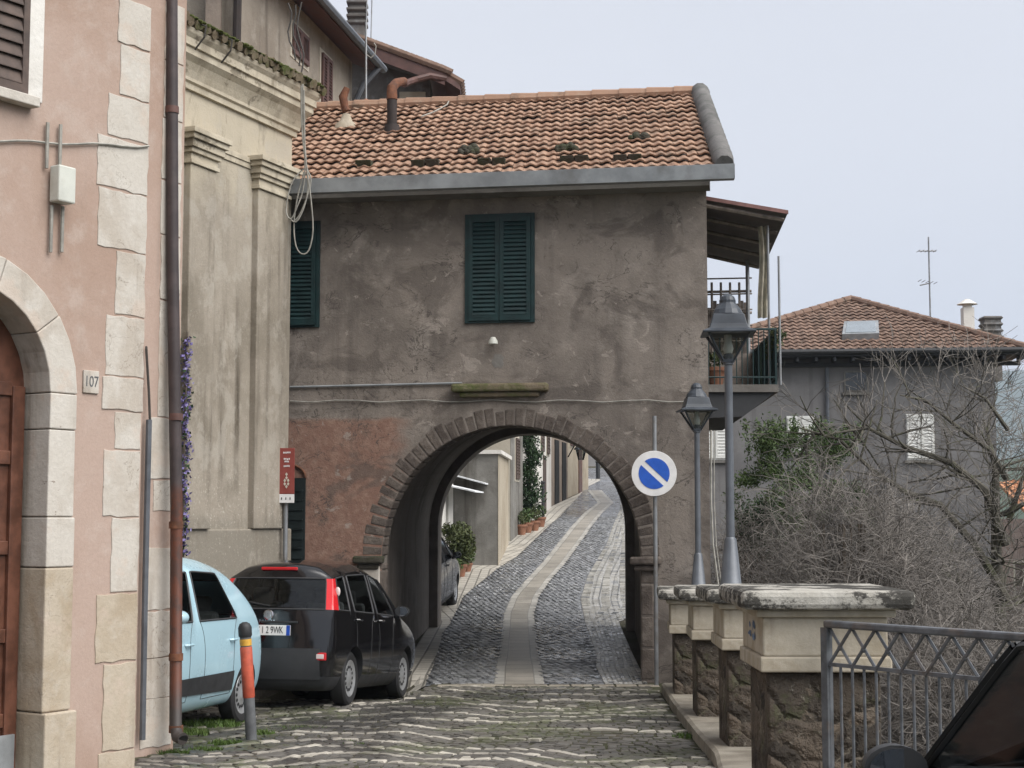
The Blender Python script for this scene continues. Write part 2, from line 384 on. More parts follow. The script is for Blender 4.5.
def glass(name, tint, rough=.03, refl=1.):
    t = NT(name); t.t.nodes.remove(t.b)
    tr = t.n('ShaderNodeBsdfTransparent', {'Color': tint}); gl = t.n('ShaderNodeBsdfGlossy', {'Color': (.9*refl, .93*refl, .96*refl), 'Roughness': rough})
    fr = t.n('ShaderNodeFresnel', {'IOR': 1.38}).outputs[0]
    fac = t.math('ADD', fr, .01)
    mx = t.n('ShaderNodeMixShader', {0: fac, 1: tr.outputs[0], 2: gl.outputs[0]})
    t.t.links.new(mx.outputs[0], t.out.inputs['Surface']); return t.m
MT['glass'] = glass('car_glass', (.58, .62, .61))
MT['tinted_glass'] = glass('tinted_car_glass', (.66, .69, .68), .03, .5)
MT['near_black'] = plain('dark_green_boards', (.008, .014, .014), .6, 0, .3, 8.)
MT['lamp_glass'] = glass('lantern_glass', (.62, .64, .62), .12)
MT['pane'] = plain('window_pane', (.035, .04, .045), .06, 0, .2, 3., spec=.6)
MT['skylight'] = plain('skylight_pane', (.30, .34, .36), .05, .5, .1, 3., spec=.7)
def paint(name, col, rough=.22):
    t = NT(name)
    n = t.noise(3., 5, .6)
    c = t.mix(t.ramp(n, .45, .7, 0., .25), col, tuple(x*.85+.006 for x in col))
    t.done(c, t.ramp(n, .3, .8, rough*.8, rough*1.5), spec=.5)
    t.b.inputs['Coat Weight'].default_value = .6; t.b.inputs['Coat Roughness'].default_value = .06
    return t.m
MT['paint_black'] = paint('black_car_paint', (.006, .006, .007), .12)
MT['paint_blue'] = paint('pale_blue_car_paint', (.37, .55, .63))
MT['paint_dark'] = paint('dark_grey_car_paint', (.02, .022, .026))

# --- ground materials
def dirt_joints(t):
    c = t.mix(t.ramp(t.noise(.9, 6, .68), .42, .58), (.055, .058, .030), (.085, .076, .058))
    c = t.mix(t.ramp(t.noise(14, 6, .7), .45, .7, 0., .7), c, (.045, .042, .036))
    return t.done(c, .95, t.bump(t.noise(30, 5, .7), .6, .02), spec=.15)
def cobble(name, cols, pale, rough0, rough1, spec, moss, wet):
    # every stone carries its own id in the UV map: x a running number, y 1 for the pale stones
    t = NT(name)
    uv = t.n('ShaderNodeTexCoord').outputs['UV']; sx = t.n('ShaderNodeSeparateXYZ', {'Vector': uv})
    fl = t.n('ShaderNodeVectorMath', {0: uv}, operation='FLOOR').outputs[0]
    wn = t.n('ShaderNodeTexWhiteNoise', {'Vector': fl}, noise_dimensions='3D')
    v = wn.outputs['Value']; v2 = t.n('ShaderNodeSeparateColor', {'Color': wn.outputs['Color']}).outputs[1]
    c = t.mix(v, cols[0], cols[1]); c = t.mix(t.math('MULTIPLY', v2, .45), c, cols[2])
    pc = t.mix(v, pale[0], pale[1])
    c = t.mix(t.math('GREATER_THAN', sx.outputs['Y'], 1.), c, pc)
    c = t.mix(t.ramp(t.noise(24, 6, .75), .48, .72, 0., .5), c, t.mix(.5, c, (.06, .055, .045)))
    w = t.ramp(t.noise(.42, 5, .62, co=t.map((1, .8, 1), loc=(2.2, 5.1, 0))), .48, .60)
    c = t.mix(t.math('MULTIPLY', w, wet), c, t.mix(.72, c, (.02, .02, .021)))
    mo = t.math('MULTIPLY', t.ramp(t.noise(.75, 6, .7, co=t.map((.8, 1.2, 1), loc=(3, 1, 0))), .47, .60), t.ramp(t.noise(11, 6, .75), .36, .60))
    c = t.mix(t.math('MULTIPLY', mo, moss), c, (.070, .082, .030))
    ro = t.ramp(t.math('ADD', t.math('MULTIPLY', w, -.5), t.noise(3., 4, .6)), -.1, .7, rough0, rough1)
    return t.done(c, ro, t.bump(t.noise(45, 5, .7), .25, .006), spec=spec)
def piazza():
    t = NT('mossy_cobbles')
    s = t.n('ShaderNodeSeparateXYZ', {'Vector': t.co()}); x, y = s.outputs['X'], s.outputs['Y']
    wob = t.n('ShaderNodeTexNoise', {'Vector': t.map((.62, .34, 1)), 'Scale': 1., 'Detail': 3., 'Roughness': .55}).outputs['Fac']
    wob2 = t.noise(2.4, 3, .6)
    arc = t.math('ABSOLUTE', t.math('SINE', t.math('ADD', t.math('MULTIPLY', x, .80), t.math('MULTIPLY', wob, 4.))))
    yy = t.math('ADD', y, t.math('ADD', t.math('MULTIPLY', wob, 4.4), t.math('MULTIPLY', arc, .7)))
    yy = t.math('ADD', yy, t.math('MULTIPLY', wob2, .26))
    fr = t.math('FRACT', t.math('DIVIDE', yy, .60))
    d = t.math('ABSOLUTE', t.math('SUBTRACT', fr, .5))
    line = t.ramp(t.math('ADD', d, t.math('MULTIPLY', t.math('SUBTRACT', t.noise(4, 5, .75), .5), .34)), .07, .16, 1., 0.)
    line = t.math('MULTIPLY', line, t.ramp(t.noise(1.3, 5, .65), .34, .52))
    return dirt_joints(t)
    co = t.map((8.5, 7.2, 1))
    vo = t.n('ShaderNodeTexVoronoi', {'Vector': co, 'Scale': 1., 'Randomness': .7}, feature='F1')
    ed = t.n('ShaderNodeTexVoronoi', {'Vector': co, 'Scale': 1., 'Randomness': .7}, feature='DISTANCE_TO_EDGE').outputs['Distance']
    g = t.n('ShaderNodeSeparateColor', {'Color': vo.outputs['Color']}).outputs[0]
    c = t.mix(g, (.105, .10, .094), (.165, .156, .142))
    c = t.mix(t.ramp(t.noise(.45, 5, .6), .47, .57, 0., .85), c, (.045, .044, .045))
    mo = t.math('MULTIPLY', t.ramp(t.noise(.8, 6, .68, co=t.map((.7, 1.3, 1), loc=(3, 1, 0))), .46, .60), t.ramp(t.noise(9, 5, .7), .34, .58, .25, .95))
    c = t.mix(mo, c, (.075, .088, .032))
    c = t.mix(t.ramp(ed, .03, .12, .45, 0.), c, (.055, .056, .034))
    pale = t.mix(g, (.34, .32, .28), (.56, .53, .47))
    pale = t.mix(t.ramp(ed, .02, .08, .6, 0.), pale, (.16, .15, .12))
    line = t.math('MULTIPLY', line, t.ramp(t.math('ADD', g, t.math('MULTIPLY', t.noise(3.1, 4, .65), .9)), .50, .66))
    c = t.mix(line, c, pale)
    h = t.math('ADD', t.ramp(ed, 0., .25), t.math('MULTIPLY', t.noise(30, 4, .6), .25))
    h = t.math('ADD', h, t.math('MULTIPLY', line, .5))
    ro = t.ramp(t.noise(.55, 4, .6, co=t.map((1, 1, 1), loc=(7, 7, 0))), .42, .6, .42, .85)
    return t.done(c, ro, t.bump(h, .8, .04), spec=.35)
MT['piazza'] = piazza()
MT['cobble'] = cobble('worn_cobble', ((.070, .067, .062), (.135, .127, .114), (.10, .085, .068)), ((.27, .25, .215), (.46, .43, .37)), .32, .8, .45, .78, .9)
MT['sett'] = cobble('basalt_sett', ((.078, .080, .084), (.235, .24, .25), (.14, .142, .146)), ((.27, .26, .235), (.40, .385, .35)), .16, .42, .7, .12, .25)
def setts():
    t = NT('wet_basalt_setts')
    co = t.map((8.5, 8.5, 1), co=t.n('ShaderNodeMapping', {'Vector': t.co(), 'Rotation': (0, 0, R(38))}).outputs[0])
    vo = t.n('ShaderNodeTexVoronoi', {'Vector': co, 'Scale': 1., 'Randomness': .45}, feature='F1')
    ed = t.n('ShaderNodeTexVoronoi', {'Vector': co, 'Scale': 1., 'Randomness': .45}, feature='DISTANCE_TO_EDGE').outputs['Distance']
    sc = t.n('ShaderNodeSeparateColor', {'Color': vo.outputs['Color']}); g = sc.outputs[0]
    g2 = t.math('POWER', g, 1.7)
    c = t.mix(g2, (.062, .067, .076), (.37, .385, .41))  # palest setts stand in for wet glints, put into the stone colour
    c = t.mix(t.ramp(t.noise(1.1, 4), .45, .65, 0., .45), c, (.155, .15, .142))
    c = t.mix(t.ramp(ed, .04, .13, .8, 0.), c, (.035, .033, .028))
    h = t.math('ADD', t.ramp(ed, 0., .3), t.math('MULTIPLY', g, .5))
    ro = t.ramp(t.noise(.8, 4, .6), .4, .62, .16, .36)
    return t.done(c, ro, t.bump(h, .55, .03), spec=.8)
MT['setts'] = setts()
def rows(name, base, lite, joint, nx, ny, rough):
    t = NT(name)
    uv = t.n('ShaderNodeTexCoord').outputs['UV']
    b = t.n('ShaderNodeTexBrick', {'Vector': uv, 'Color1': base, 'Color2': lite, 'Mortar': joint, 'Scale': 1., 'Mortar Size': .017, 'Brick Width': ny, 'Row Height': nx, 'Mortar Smooth': .3, 'Bias': -.1}, offset=.5)
    c = t.mix(t.ramp(t.noise(1.4, 5, .65), .45, .68, 0., .6), b.outputs['Color'], tuple(x*.5 for x in base))
    c = t.mix(t.ramp(t.noise(14, 5, .7), .5, .75, 0., .4), c, tuple(x*.6 for x in base))
    h = t.math('ADD', t.math('MULTIPLY', b.outputs['Fac'], -1.), t.math('MULTIPLY', t.noise(25, 4), .3))
    return t.done(c, rough, t.bump(h, .6, .03), spec=.4)
MT['slabs'] = rows('stone_slabs', (.25, .228, .19), (.33, .30, .255), (.13, .12, .10), .6, .5, .42)
MT['border'] = rows('pale_border_stone', (.33, .315, .28), (.42, .40, .36), (.20, .19, .165), .2, .4, .45)
MT['pale_rows'] = rows('pale_cobble_rows', (.32, .31, .285), (.43, .415, .38), (.05, .047, .042), .125, .15, .32)
MT['pavement'] = rows('pale_paving', (.38, .355, .31), (.47, .445, .39), (.15, .14, .12), .2, .3, .55)
def earth():
    t = NT('valley_ground')
    c = t.mix(t.ramp(t.noise(.25, 6, .65), .4, .65), (.065, .070, .034), (.12, .10, .07))
    c = t.mix(t.ramp(t.noise(.02, 5, .6), .45, .6), c, (.05, .075, .03))
    c = t.mix(t.ramp(t.noise(6, 5, .7), .5, .75, 0., .6), c, (.04, .04, .025))
    return t.done(c, .95, t.bump(t.noise(5, 5, .7), .8, .2), spec=.1)
MT['earth'] = earth()
rng = random.Random(7)
# ================================================================== GROUND
def edge_x(Y):   # right-hand edge of the raised square and street
    return lerp_tab([(-12, 3.4), (6, 3.3), (8.6, 2.95), (10, 2.62), (18.5, 2.62), (20, 2.55), (29, 3.2), (45, 3.6), (62, 7.2), (95, 10), (140, 12)], Y)
g = M()
ys = [-12+i*.5 for i in range(304)]
xs = [-40, -20, -10, -6]+[-5+.2*i for i in range(34)]
from mathutils import noise as mnoise
def bumps(X, Y):
    f = max(0, min(1, (18.6-Y)/1.2))*max(0, min(1, (X+4.5)/1))*max(0, min(1, (1.4-X)/.4))
    return f*(.05*mnoise.noise(V((X*.75, Y*.42, 3)))+.02*mnoise.noise(V((X*2, Y*1.2, 7))))
def gp(u, v):
    j = round(v*(len(ys)-1)); i = round(u*len(xs)); Y = ys[j]
    X = edge_x(Y) if i == len(xs) else xs[i]
    return V((X, Y, zg(Y, X)+bumps(X, Y)))
idx = g.grid(gp, len(xs), len(ys)-1)
me = g.build('ground', MT['piazza']); tag(me, 'sloping mossy cobbled square and the street bed rising beyond the arch', 'ground', kind='structure')
# retaining wall below the square's edge
rw = M()
for a, b in zip(ys, ys[1:]):
    rw.poly([(edge_x(a), a, zg(a)), (edge_x(b), b, zg(b)), (edge_x(b)+.15, b, -9), (edge_x(a)+.15, a, -9)])
tag(rw.build('retaining_wall', MT['rubble']), 'rough stone retaining wall dropping from the edge of the square', 'retaining wall', kind='structure')
# one sheet out to the horizon: the valley floor and the hills
def vz(X, Y):
    d = math.hypot(X, Y)
    z = -6.5 - .045*max(0, min(d, 900)-60)*(1 if X > 0 else .3)
    return z
vg = M()
rad = [0, 10, 20, 35, 60, 100, 170, 300, 600, 1200, 2000, 3000]
vg.grid(lambda u, v: (lambda r, a: V((r*math.cos(a), r*math.sin(a), vz(r*math.cos(a), r*math.sin(a)))))(rad[round(v*(len(rad)-1))], u*2*PI), 48, len(rad)-1)
tag(vg.build('terrain', MT['earth']), 'grassy valley floor below the square', 'terrain', kind='structure')
def ridge(name, label, Y, x0, x1, zb, fn, depth, mat):
    m = M(); n = 60
    def f(u, v):
        X = x0+(x1-x0)*u; h = fn(u)
        prof = [0, .45, .8, 1., .75, 0][round(v*5)]; yy = [-depth, -depth*.55, -depth*.2, 0, depth*.5, depth*1.2][round(v*5)]
        k = 1+.25*math.sin(X*.004*9000/Y+v*7)
        return V((X, Y+yy*k, zb+(h-zb)*prof))
    m.grid(f, n, 5)
    tag(m.build(name, mat, smooth=True, angle=80), label, 'mountain', kind='structure')
ridge('mountain', 'high blue mountain behind the far rooftops', 2500, 430, 2600, -60,
      lambda u: 165+95*math.sin(PI*min(1, u*1.05+.08))+17*math.sin(u*17)+7*math.sin(u*41), 700, MT['forest'])
ridge('hill', 'low dark wooded hill above the orange roof', 620, 120, 900, -50,
      lambda u: 17+8*math.sin(u*9+.6)+1.2*math.sin(u*70)+.8*math.sin(u*123), 160, MT['forest'])

# ------------------------------------------------------------ street ribbons
def edge(pixels): 
    p = sorted([tuple(G(*q)[:2]) for q in pixels], key=lambda t: t[1])
    return [(y, x) for x, y in p]
def ext(tab, Y0, dx=0):  # carry an edge back to Y0
    return [(Y0, tab[0][1]+dx)]+tab
def ribbon(name, label, L_, R_, Y0, Y1, off, mat, ulen=1.):
    m = M(); Y = Y0; row = []; s = 0; first = True
    while Y < Y1+.01:
        xl, xr = lerp_tab(L_, Y), lerp_tab(R_, Y)
        k = max(1, int((xr-xl)/.5))
        pts = m.pts([(xl+(xr-xl)*i/4, Y, zg(Y, xl+(xr-xl)*i/4)+off) for i in range(5)])
        for i, p in enumerate(pts): m.uv[p] = (Y, (m.v[p].x-xl))
        row.append(pts); Y += .5
    for a, b in zip(row, row[1:]):
        for i in range(4): m.f.append((a[i], a[i+1], b[i+1], b[i]))
    o = m.build(name, mat); tag(o, label, name.replace('_', ' '), kind='structure'); return o
S0 = 19.9
eL = ext(edge([(433, 668), (443, 633), (463, 597), (500, 567), (517, 557), (545, 530), (560, 517), (582, 493), (583, 478)]), S0)
eR = ext(edge([(596, 668), (597, 656), (580, 600), (587, 577), (607, 543), (620, 510)]), S0)
eR = eR+[(62, 4.3), (80, 6.0), (95, 7.2)]
cL = ext(edge([(497, 668), (500, 656), (505, 613), (512, 597), (527, 580), (543, 563), (567, 533), (585, 513), (598, 503)]), S0)
cR = ext(edge([(540, 668), (537, 656), (533, 613), (538, 597), (550, 580), (565, 563), (587, 533), (602, 513), (613, 503)]), S0)
def wid(t, d): return [(a, b+d) for a, b in t]
ribbon('road', 'wet dark basalt sett street climbing through the arch', eL, eR, S0, 92, .006, MT['setts'])
ribbon('stone_border', 'pale border stones left of the central slabs', wid(cL, -.02), wid(cL, .11), S0, 60, .011, MT['border'])
ribbon('stone_border', 'pale border stones right of the central slabs', wid(cR, -.11), wid(cR, .02), S0, 60, .011, MT['border'])
ribbon('stone_strip', 'worn stone slab strip along the middle of the street', wid(cL, .11), wid(cR, -.11), S0, 60, .011, MT['slabs'])
bL = [(S0, -1.55), (29, -1.5), (31, -1.9), (36, -1.7), (40, -.3), (46, .7), (51, 1.25), (58, 2.5), (70, 4), (95, 5)]
ribbon('pavement', 'pale stone pavement along the left of the street', bL, eL, S0, 72, .010, MT['pavement'])
bR = [(S0, 1.72), (29, 1.98), (31, 3.2), (45, 3.4), (62, 6.9), (95, 9.5)]
ribbon('cobble_verge', 'pale cobble rows along the right of the street', eR, bR, S0, 90, .010, MT['pale_rows'])
ps = M()
kx0 = [(7, 1.25), (8.5, 1.30), (11.5, 1.50), (12.4, 1.60), (14.5, 1.66), (16.9, 1.73), (18.9, 1.80), (20, 1.8)]
kx = [(8.5, 1.30), (11.5, 1.50), (12.4, 1.60), (14.5, 1.66), (16.9, 1.73), (18.9, 1.80)]
Y = 8.5; prev = None
while Y <= 18.9:
    xl, xr, z = lerp_tab(kx, Y), edge_x(Y)-.03, zg(Y)
    q = ps.pts([(xl, Y, z-.02), (xl, Y, z+.10), (xl+.03, Y, z+.12), (xr, Y, z+.12), (xr, Y, z-.3)])
    if prev:
        for i in range(4): ps.f.append((prev[i], prev[i+1], q[i+1], q[i]))
    else: ps.f.append(tuple(q))
    prev = q; Y += .4
ps.f.append(tuple(prev))
tag(ps.build('kerb', MT['kerbstone']), 'raised pale stone kerb under the parapet pillars', 'kerb', kind='structure')

# ------------------------------------------------------------ real stones: the cobbled square and the street setts
srs = random.Random(42)
class Stones:
    def __init__(s): s.m = M(); s.n = 0
    def add(s, x, y, w, l, a, z, h=.014, pale=False, tilt=.05):
        ca, sa = math.cos(a), math.sin(a); tx, ty = srs.gauss(0, tilt), srs.gauss(0, tilt); m = s.m; base = len(m.v)
        u = (s.n*1.0+.5, 1.5 if pale else .5); s.n += 1
        def p(i, j, k, zz):
            dx, dy = i*w*.5*k*srs.uniform(.9, 1.06), j*l*.5*k*srs.uniform(.9, 1.06); return V((x+dx*ca-dy*sa, y+dx*sa+dy*ca, z+zz+tx*dx+ty*dy))
        cs = ((-1, -1), (1, -1), (1, 1), (-1, 1))
        m.v += [p(i, j, 1., -.012) for i, j in cs]+[p(i, j, .93, h*.72) for i, j in cs]+[p(i, j, .68, h) for i, j in cs]
        for q in range(12): m.uv[base+q] = u
        for r in (0, 4):
            for q in range(4): k = (q+1) % 4; m.f.append((base+r+q, base+r+k, base+r+4+k, base+r+4+q))
        m.f.append((base+8, base+9, base+10, base+11))
def rowshift(x, y):
    return 1.45*mnoise.noise(V((x*.42, y*.30, 11)))+.5*mnoise.noise(V((x*1.05, y*.55, 4)))+.22*abs(math.sin(x*1.25+2.2*mnoise.noise(V((x*.2, y*.25, 1)))))
st_ = Stones(); r = 0; y0 = 7.2
while y0 < 20.6:
    x = -4.6; pale_row = r % 6 == 0
    while x < 1.72:
        w = srs.uniform(.07, .125) if not pale_row else srs.uniform(.09, .17)
        y = y0+rowshift(x, y0); e = 1e-2; slope = (rowshift(x+e, y0)-rowshift(x-e, y0))/(2*e)
        if 7.5 < y < 19.62 and x < lerp_tab(kx0, y)-.03 and not (x < -3.0 and y < 13.2):
            gap = mnoise.noise(V((x*.5, y*.5, 21)))
            if gap > -.42 or pale_row:
                pale = (pale_row and srs.random() < .95 and mnoise.noise(V((x*.35, y*.45, 31))) > -.33) or srs.random() < .008
                st_.add(x, y, w*1.0/max(.55, math.cos(math.atan(slope))), .088 if not pale else srs.uniform(.062, .092), math.atan(slope), zg(y, x)+bumps(x, y), srs.uniform(.006, .014)+(.008 if pale else 0), pale)
        x += w+srs.uniform(.004, .014)
    y0 += .099; r += 1
tag(st_.m.build('cobbles', MT['cobble']), 'worn grey cobbles with wavy rows of paler stones and moss between them', 'cobbles', kind='structure')
st_ = Stones(); a = R(40); ca, sa = math.cos(a), math.sin(a); n = 0
def inside(x, y, lo, hi): return lerp_tab(lo, y)+.03 < x < lerp_tab(hi, y)-.03
for i in range(-260, 330):
    for j in range(-40, 420):
        u, v = i*.116+(.058 if j % 2 else 0), j*.112; x, y = u*ca-v*sa, 19.95+u*sa+v*ca
        if y < 19.98 or y > 47 or x < -2.2 or x > 3.4: continue
        if inside(x, y, eL, cL) or inside(x, y, cR, eR):
            st_.add(x+srs.uniform(-.006, .006), y+srs.uniform(-.006, .006), .108, .104, a+srs.gauss(0, .06), zg(y, x)+.006, srs.uniform(.006, .015), False, .055)
y = 20.0
while y < 52:
    l_, r_ = lerp_tab(eR, y), lerp_tab(bR, y); k = 9; w = (r_-l_)/k; L = .15
    for i in range(k):
        if w > .05: st_.add(l_+w*(i+.5), y+(.07 if i % 2 else 0)+srs.uniform(-.01, .01), min(w*.90, .3), L*.92, srs.gauss(0, .03)-math.atan((lerp_tab(eR, y+.3)-lerp_tab(eR, y-.3))/.6), zg(y)+.010, srs.uniform(.006, .012), srs.random() < .85, .03)
    y += L
tag(st_.m.build('setts', MT['sett']), 'wet dark basalt setts of the climbing street with paler rows at its right edge', 'setts', kind='structure')
m = M()
for i in range(12):
    x0 = -1.5+i*.28
    if x0 < -1.05: continue
    m.box((x0+.135, 19.72, zg(19.7)-.005), (.262, .22+rng.uniform(-.02, .02), .03+rng.uniform(0, .01)))
tag(m.build('threshold', MT['kerbstone'], bevel=.012), 'row of worn threshold stones across the mouth of the arch', 'threshold', kind='structure')
m = M(); pc = [G(px, py) for px, py in ((436, 687), (470, 683), (520, 682), (560, 688), (548, 692), (500, 690), (455, 691))]
m.poly([p+V((0, 0, .005)) for p in pc]); tag(m.build('paving_patch', MT['pavement_patch']), 'pale concrete patch in the paving just before the arch', 'paving patch', kind='structure')
# ================================================================== helpers for walls
def arch_wall(m, fr, s0, s1, z0, z1, c, r, spring, o, n=28):
    """flat wall with an arched opening centred at s=c"""
    ss = [c-r*math.cos(PI*i/n) for i in range(n+1)]
    low = [spring+math.sqrt(max(0, r*r-(s-c)**2)) for s in ss]
    m.poly([fr.P(s0, z0, o), fr.P(ss[0], z0, o), fr.P(ss[0], low[0], o), fr.P(ss[0], z1, o), fr.P(s0, z1, o)])
    for i in range(n):
        m.poly([fr.P(ss[i], low[i], o), fr.P(ss[i+1], low[i+1], o), fr.P(ss[i+1], z1, o), fr.P(ss[i], z1, o)])
    m.poly([fr.P(ss[-1], z0, o), fr.P(s1, z0, o), fr.P(s1, z1, o), fr.P(ss[-1], z1, o), fr.P(ss[-1], low[-1], o)])
def arch_ring(m, fr, c, r0, r1, spring, o0, o1, n, jit=0., gap=.012, a0=0., a1=PI):
    for i in range(n):
        t0 = a0+(a1-a0)*i/n+gap/r0/2; t1 = a0+(a1-a0)*(i+1)/n-gap/r0/2; ro = r1+rng.uniform(-jit, jit); oo = o1+rng.uniform(-jit, jit)*.15
        k = 3; inner = []; outer = []
        for q in range(k+1):
            t = t0+(t1-t0)*q/k
            inner.append((c-r0*math.cos(t), spring+r0*math.sin(t))); outer.append((c-ro*math.cos(t), spring+ro*math.sin(t)))
        poly = inner+outer[::-1]
        m.prism([fr.P(s, z, o0) for s, z in poly], fr.N*(oo-o0))
def louvre(parent, fr, s0, s1, z0, z1, o, mat, n=14, name='shutter', t=.04, yaw=0.):
    """one louvred shutter leaf: frame, a rail and slats in one mesh"""
    m = M(); w = .055
    fr.box(m, s0, s0+w, z0, z1, o, o+t); fr.box(m, s1-w, s1, z0, z1, o, o+t)
    fr.box(m, s0+w, s1-w, z0, z0+w*1.3, o, o+t); fr.box(m, s0+w, s1-w, z1-w*1.1, z1, o, o+t)
    a, b = z0+w*1.3, z1-w*1.1
    fr.box(m, s0+w, s1-w, a, b, o+.001, o+.006)
    for i in range(n):
        z = a+(b-a)*(i+.5)/n; h = (b-a)/n
        p = [fr.P(s0+w, z-h*.45, o+t*.9), fr.P(s1-w, z-h*.45, o+t*.9), fr.P(s1-w, z+h*.5, o+t*.2), fr.P(s0+w, z+h*.5, o+t*.2)]
        m.hexa(p+[q+V((0, 0, .009)) for q in p])
    return m.build(name, mat, parent)
def rough_block(m, fr, s0, s1, z0, z1, o0, o1, j=.010):
    def side(a, b, fx):
        k = max(2, int(abs(b-a)/.07)); return [fx(a+(b-a)*i/k, rng.uniform(-j, j) if 0 < i else rng.uniform(-j*.3, j*.3)) for i in range(k)]
    p = side(s0, s1, lambda s, e: (s, z0+e)) + side(z0, z1, lambda z, e: (s1+e, z)) + side(s1, s0, lambda s, e: (s, z1+e)) + side(z1, z0, lambda z, e: (s0+e, z))
    m.prism([fr.P(s, z, o0) for s, z in p], fr.N*(o1-o0))
def tile_roof(m, O, U, D, width, length, pu=.145, row=.31, h=.026, lift=.047, inside=None, jit=.008, seg=6, rs=None):
    """overlapping wavy tiles; U along the eave, D up the slope"""
    rs = rs or random.Random(3); U = V(U).normalized(); D = V(D).normalized(); Nn = U.cross(D).normalized()
    if Nn.z < 0: Nn = -Nn
    O = V(O); nr = int(math.ceil(length/row)); nc = int(math.ceil(width/pu))
    for r in range(nr):
        for c in range(nc):
            uc, vc = (c+.5)*pu, (r+.5)*row
            if inside and not inside(uc, vc): continue
            j = rs.uniform(-jit, jit); jv = rs.uniform(-jit, jit)*1.6
            v0 = r*row+jv; v1 = min(length, (r+1)*row+.06)
            lo = []; hi = []; un = []
            for k in range(seg+1):
                u = (c+k/seg)*pu; w = h*(.5+.5*math.sin(2*PI*k/seg-.6))
                u = min(u, width)
                lo.append(O+U*u+D*v0+Nn*(w+lift+j)); hi.append(O+U*u+D*v1+Nn*(w+.002+j*.3)); un.append(O+U*u+D*v0+Nn*(w+lift+j-.020))
            a = m.pts(un); b = m.pts(lo); d = m.pts(hi)
            for i in a+b+d: m.uv[i] = (c+.5, r+.5)
            for k in range(seg):
                m.f.append((a[k], a[k+1], b[k+1], b[k])); m.f.append((b[k], b[k+1], d[k+1], d[k]))
def ridge_tiles(m, p, q, r=.11, step=.38, n=8):
    p, q = V(p), V(q); L = (q-p).length; k = max(1, int(L/step)); d = (q-p)/k
    for i in range(k):
        a = p+d*i; b = a+d*1.12
        m.tube([a, b], [r*1.08, r*.9], n)

# ================================================================== PINK HOUSE (left)
pk = Fr((-2.872, 12.0), (-.537, -.843), (.843, -.537))
house = thing('pink_house', 'pink plastered house with white corner stones and arched doorway on the left', 'house', (-2.9, 12.2, -.5))
c_, rin, rout = 1.64, .72, .97; spr = pk.at(78, 395)[1]
m = M()
arch_wall(m, pk, 0, 7, -.8, 8.6, c_, rin+.02, spr, 0)
# return, back and sides of the house body
pier_s = V((-3.02, 13.3, 0))
Q = [pk.P(7, 0), pk.P(7, 0, -6), pk.P(-1.3, 0, -6)]
cx = [pk.P(0, 0), V((-2.99, 12.9, 0)), V((-3.08, 13.42, 0))]
def wallseg(m, a, b, z0=-.8, z1=8.6): m.poly([V((a.x, a.y, z0)), V((b.x, b.y, z0)), V((b.x, b.y, z1)), V((a.x, a.y, z1))])
pw = W(139, 500, 13.1); pe = W(177.5, 500, 13.5)
chain = [pk.P(0, 0), V((pk.P(0, 0).x-.22, 12.35, 0)), V((pw.x, pw.y, 0))+(V((pw.x, pw.y, 0))-V((pe.x, pe.y, 0))).normalized()*.06, V((pe.x, pe.y, 0)), V((pe.x-.25, pe.y+.6, 0)), V((pe.x-6, pe.y+3, 0)), pk.P(7, 0, -6), pk.P(7, 0, 0)]
for a, b in zip(chain, chain[1:]): wallseg(m, a, b)
wall = m.build('wall', MT['pink'], house)
rf = M(); rf.prism([V((p.x, p.y, 8.6)) for p in chain], (0, 0, .25)); rf.build('roof', MT['tile'], house)
# doorway: reveal, door
m = M()
n = 20; prof = [(c_-rin, -.8)]+[(c_-rin*math.cos(PI*i/n), spr+rin*math.sin(PI*i/n)) for i in range(n+1)]+[(c_+rin, -.8)]
# stone surround: jamb blocks and arch blocks with their thickness into the reveal
zj = [-.8]+[pk.at(66, y)[1] for y in (710, 567, 517, 430)]+[spr]
jambs = {-1: M(), 1: M()}
for side in (-1, 1):
    for i, (a, b) in enumerate(zip(zj, zj[1:])):
        wd = .045 if i == 0 else rng.uniform(-.008, .012)
        s0, s1 = c_+side*rin, c_+side*(rout+wd)
        pk.box(jambs[side] if i < 2 else m, min(s0, s1), max(s0, s1), a+.003, b-.003, -.29, .022+(.03 if i == 0 else rng.uniform(-.004, .004)))
arch_ring(m, pk, c_, rin, rout, spr, -.29, .022, 5, .008, .005)
m.build('door_surround', MT['quoin'], house, bevel=.009); [q.build('door_jamb', MT['quoin_tan'], house, bevel=.012) for q in jambs.values()]
m = M(); m.poly([pk.P(s, z, -.26) for s, z in prof]); 
m.prism([pk.P(s, z, -.30) for s, z in prof], pk.N*.02)
door = m.build('door', MT['wood'], house)
m = M(); s = c_-rin
for a, b in ((s+.02, s+.13), (s+.33, s+.42), (s+.68, s+.76), (s+1.02, s+1.11), (s+1.31, s+1.42)): pk.box(m, a, b, -.75, spr+.05, -.28, -.225)
for z in (.02, .62, 1.25, 1.9, 2.4): pk.box(m, s+.13, s+1.31, z, z+.10, -.28, -.235)
m.build('door_frame', MT['wood'], door, bevel=.006)
m = M(); pk.box(m, s+.135, s+1.305, .13, spr+.02, -.277, -.262); m.build('pane', MT['pane'], door)
m = M(); pk.box(m, s+.05, s+1.4, -.75, -.03, -.225, -.205); m.build('kick_plate', MT['gutter'], door)
